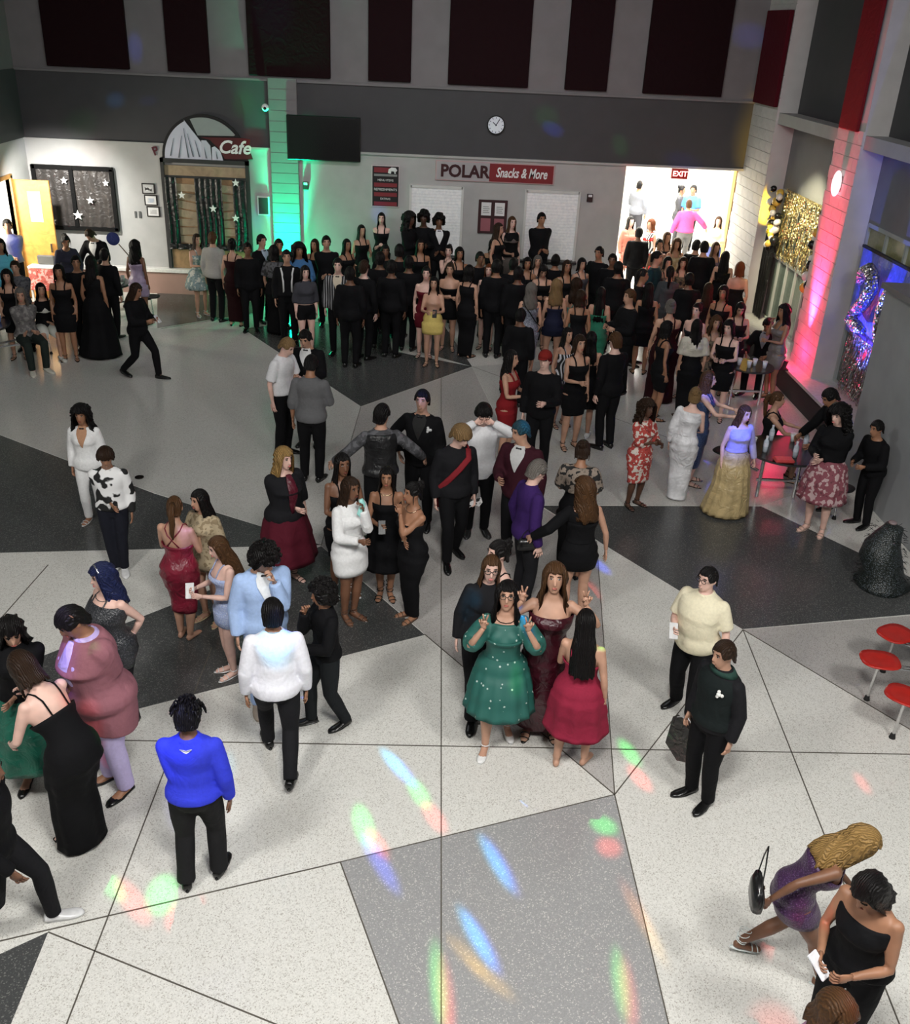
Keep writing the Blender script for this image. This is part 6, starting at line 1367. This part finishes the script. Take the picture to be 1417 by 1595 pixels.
# ---- let the packed crowd breathe: slide guests along their sight line until bodies clear each other
fix = [i for i, (r, s, l) in enumerate(PEOPLE) if r.location.length < 11.5 or r.location.z > .1]
kk = [1.0]*len(PEOPLE)
for it in range(60):
    for i in range(len(PEOPLE)):
        for j in range(i+1, len(PEOPLE)):
            a, b = PEOPLE[i][0].location, PEOPLE[j][0].location
            pa, pb = a*kk[i], b*kk[j]; dx, dy = pa.x-pb.x, pa.y-pb.y; dd = math.hypot(dx, dy)
            if dd < .50:
                far, nr = (i, j) if pa.length > pb.length else (j, i)
                if far not in fix: kk[far] = min(1.022, kk[far]+.0012)
                if nr not in fix: kk[nr] = max(.978, kk[nr]-.0012)
for (r, s, l), k in zip(PEOPLE, kk):
    if k == 1.0: continue
    top = r.scale.z*(s.HC.z+.125); r.location.x *= k; r.location.y *= k
    ns = (CAMH-(CAMH-top)*k)/(s.HC.z+.125); r.scale = (ns, ns, ns)

# ---- things held or carried
held(BT, 0, 'phone', 'white phone with lit screen held by the woman in the black tank top', 'phone', lambda t: phone(t, True, (.75, .75, .78)), rot=(-.9, 0, 1.57))
held(YW, 1, 'phone', 'phone held up by the woman in yellow', 'phone', lambda t: phone(t, True), rot=(-.6, 0, 0))
held(WD, 1, 'handkerchief', 'mint green handkerchief held by the woman in white', 'handkerchief', lambda t: MB().tube([(0, 0, .05), (.02, 0, -.02), (0, .01, -.1), (.03, 0, -.16)], [.02, .04, .045, .02], 8, True, .4).obj('cloth', mat('satin', (.35, .75, .70)), t, True))
held(BD, 0, 'phone', 'small lit phone held by the woman in the feathered dress', 'phone', lambda t: phone(t, True), rot=(-.7, 0, 0))
held(PR, 1, 'clutch_bag', 'small black clutch hanging from the hand of the backless dress wearer', 'bag', lambda t: bag(t, (.008, .008, .008), .8, .1))
held((WW[0], WW[1], WW[2]), 0, 'shoulder_bag', 'small black quilted shoulder bag swinging behind the walking woman', 'bag', lambda t: bag(t, (.008, .008, .008), 1.0, .30), off=(-.05, .02, .18))
for pr in PEOPLE:
    if pr[2].startswith('young man in black shirt'): held((pr[0], pr[1], pr[0].scale.x), 0, 'tote_bag', 'black cloth bag hanging from the corsaged young man', 'bag', lambda t: (MB().prism([(-.12, -.05), (.12, -.05), (.15, -.34), (0, -.42), (-.15, -.34)], -.03, .03, 'y').obj('pouch', mat('satin', (.012, .012, .012)), t), MB().tube([(-.1, 0, -.05), (0, 0, .02), (.1, 0, -.05)], .005, 5).obj('cord', mat('gloss', (.4, .4, .4)), t)))
    if pr[2].startswith('heavyset man'): held((pr[0], pr[1], pr[0].scale.x), 0, 'phone', 'phone held low by the heavyset man in cream', 'phone', lambda t: phone(t, False, (.6, .6, .6)), rot=(-.9, 0, .6))
    if pr[2].startswith('young woman in pale blue'): held((pr[0], pr[1], pr[0].scale.x), 0, 'phone', 'white phone held by the girl in pale blue sequins', 'phone', lambda t: phone(t, False, (.7, .7, .7)), rot=(-.9, 0, 1.2))
    if pr[2].startswith('walking guest in black'): held((pr[0], pr[1], pr[0].scale.x), 1, 'phone', 'lit phone held by the walking guest in black', 'phone', lambda t: phone(t, True, (.7, .7, .7)), rot=(-.7, 0, 0))
    if pr[2].startswith('boy in black with red'): held((pr[0], pr[1], pr[0].scale.x), 1, 'eye_mask', 'black and white masquerade mask held by the boy with sash', 'mask', lambda t: MB().prism([(-.10, -.02), (-.06, -.07), (0, -.04), (.06, -.07), (.10, -.02), (.08, .04), (0, .02), (-.08, .04)], -.008, .008, 'y').obj('mask', mat('floral', (.7, .7, .7), (.02, .02, .02)), t))
    if pr[2].startswith('woman with long black hair in red'): held((pr[0], pr[1], pr[0].scale.x), 1, 'flower_posy', 'small pale flower posy held by the woman in red', 'flowers', lambda t: (MB().ball((0, 0, 0), .04, 8, 6).ball((.04, 0, .03), .032, 8, 6).ball((-.03, .02, .04), .03, 8, 6).obj('blooms', mat('floral', (.6, .5, .35), (.3, .28, .2)), t, True), MB().tube([(0, 0, -.02), (0, 0, -.12)], .012).obj('stems', mat('cloth', (.05, .12, .03)), t)))
finish()
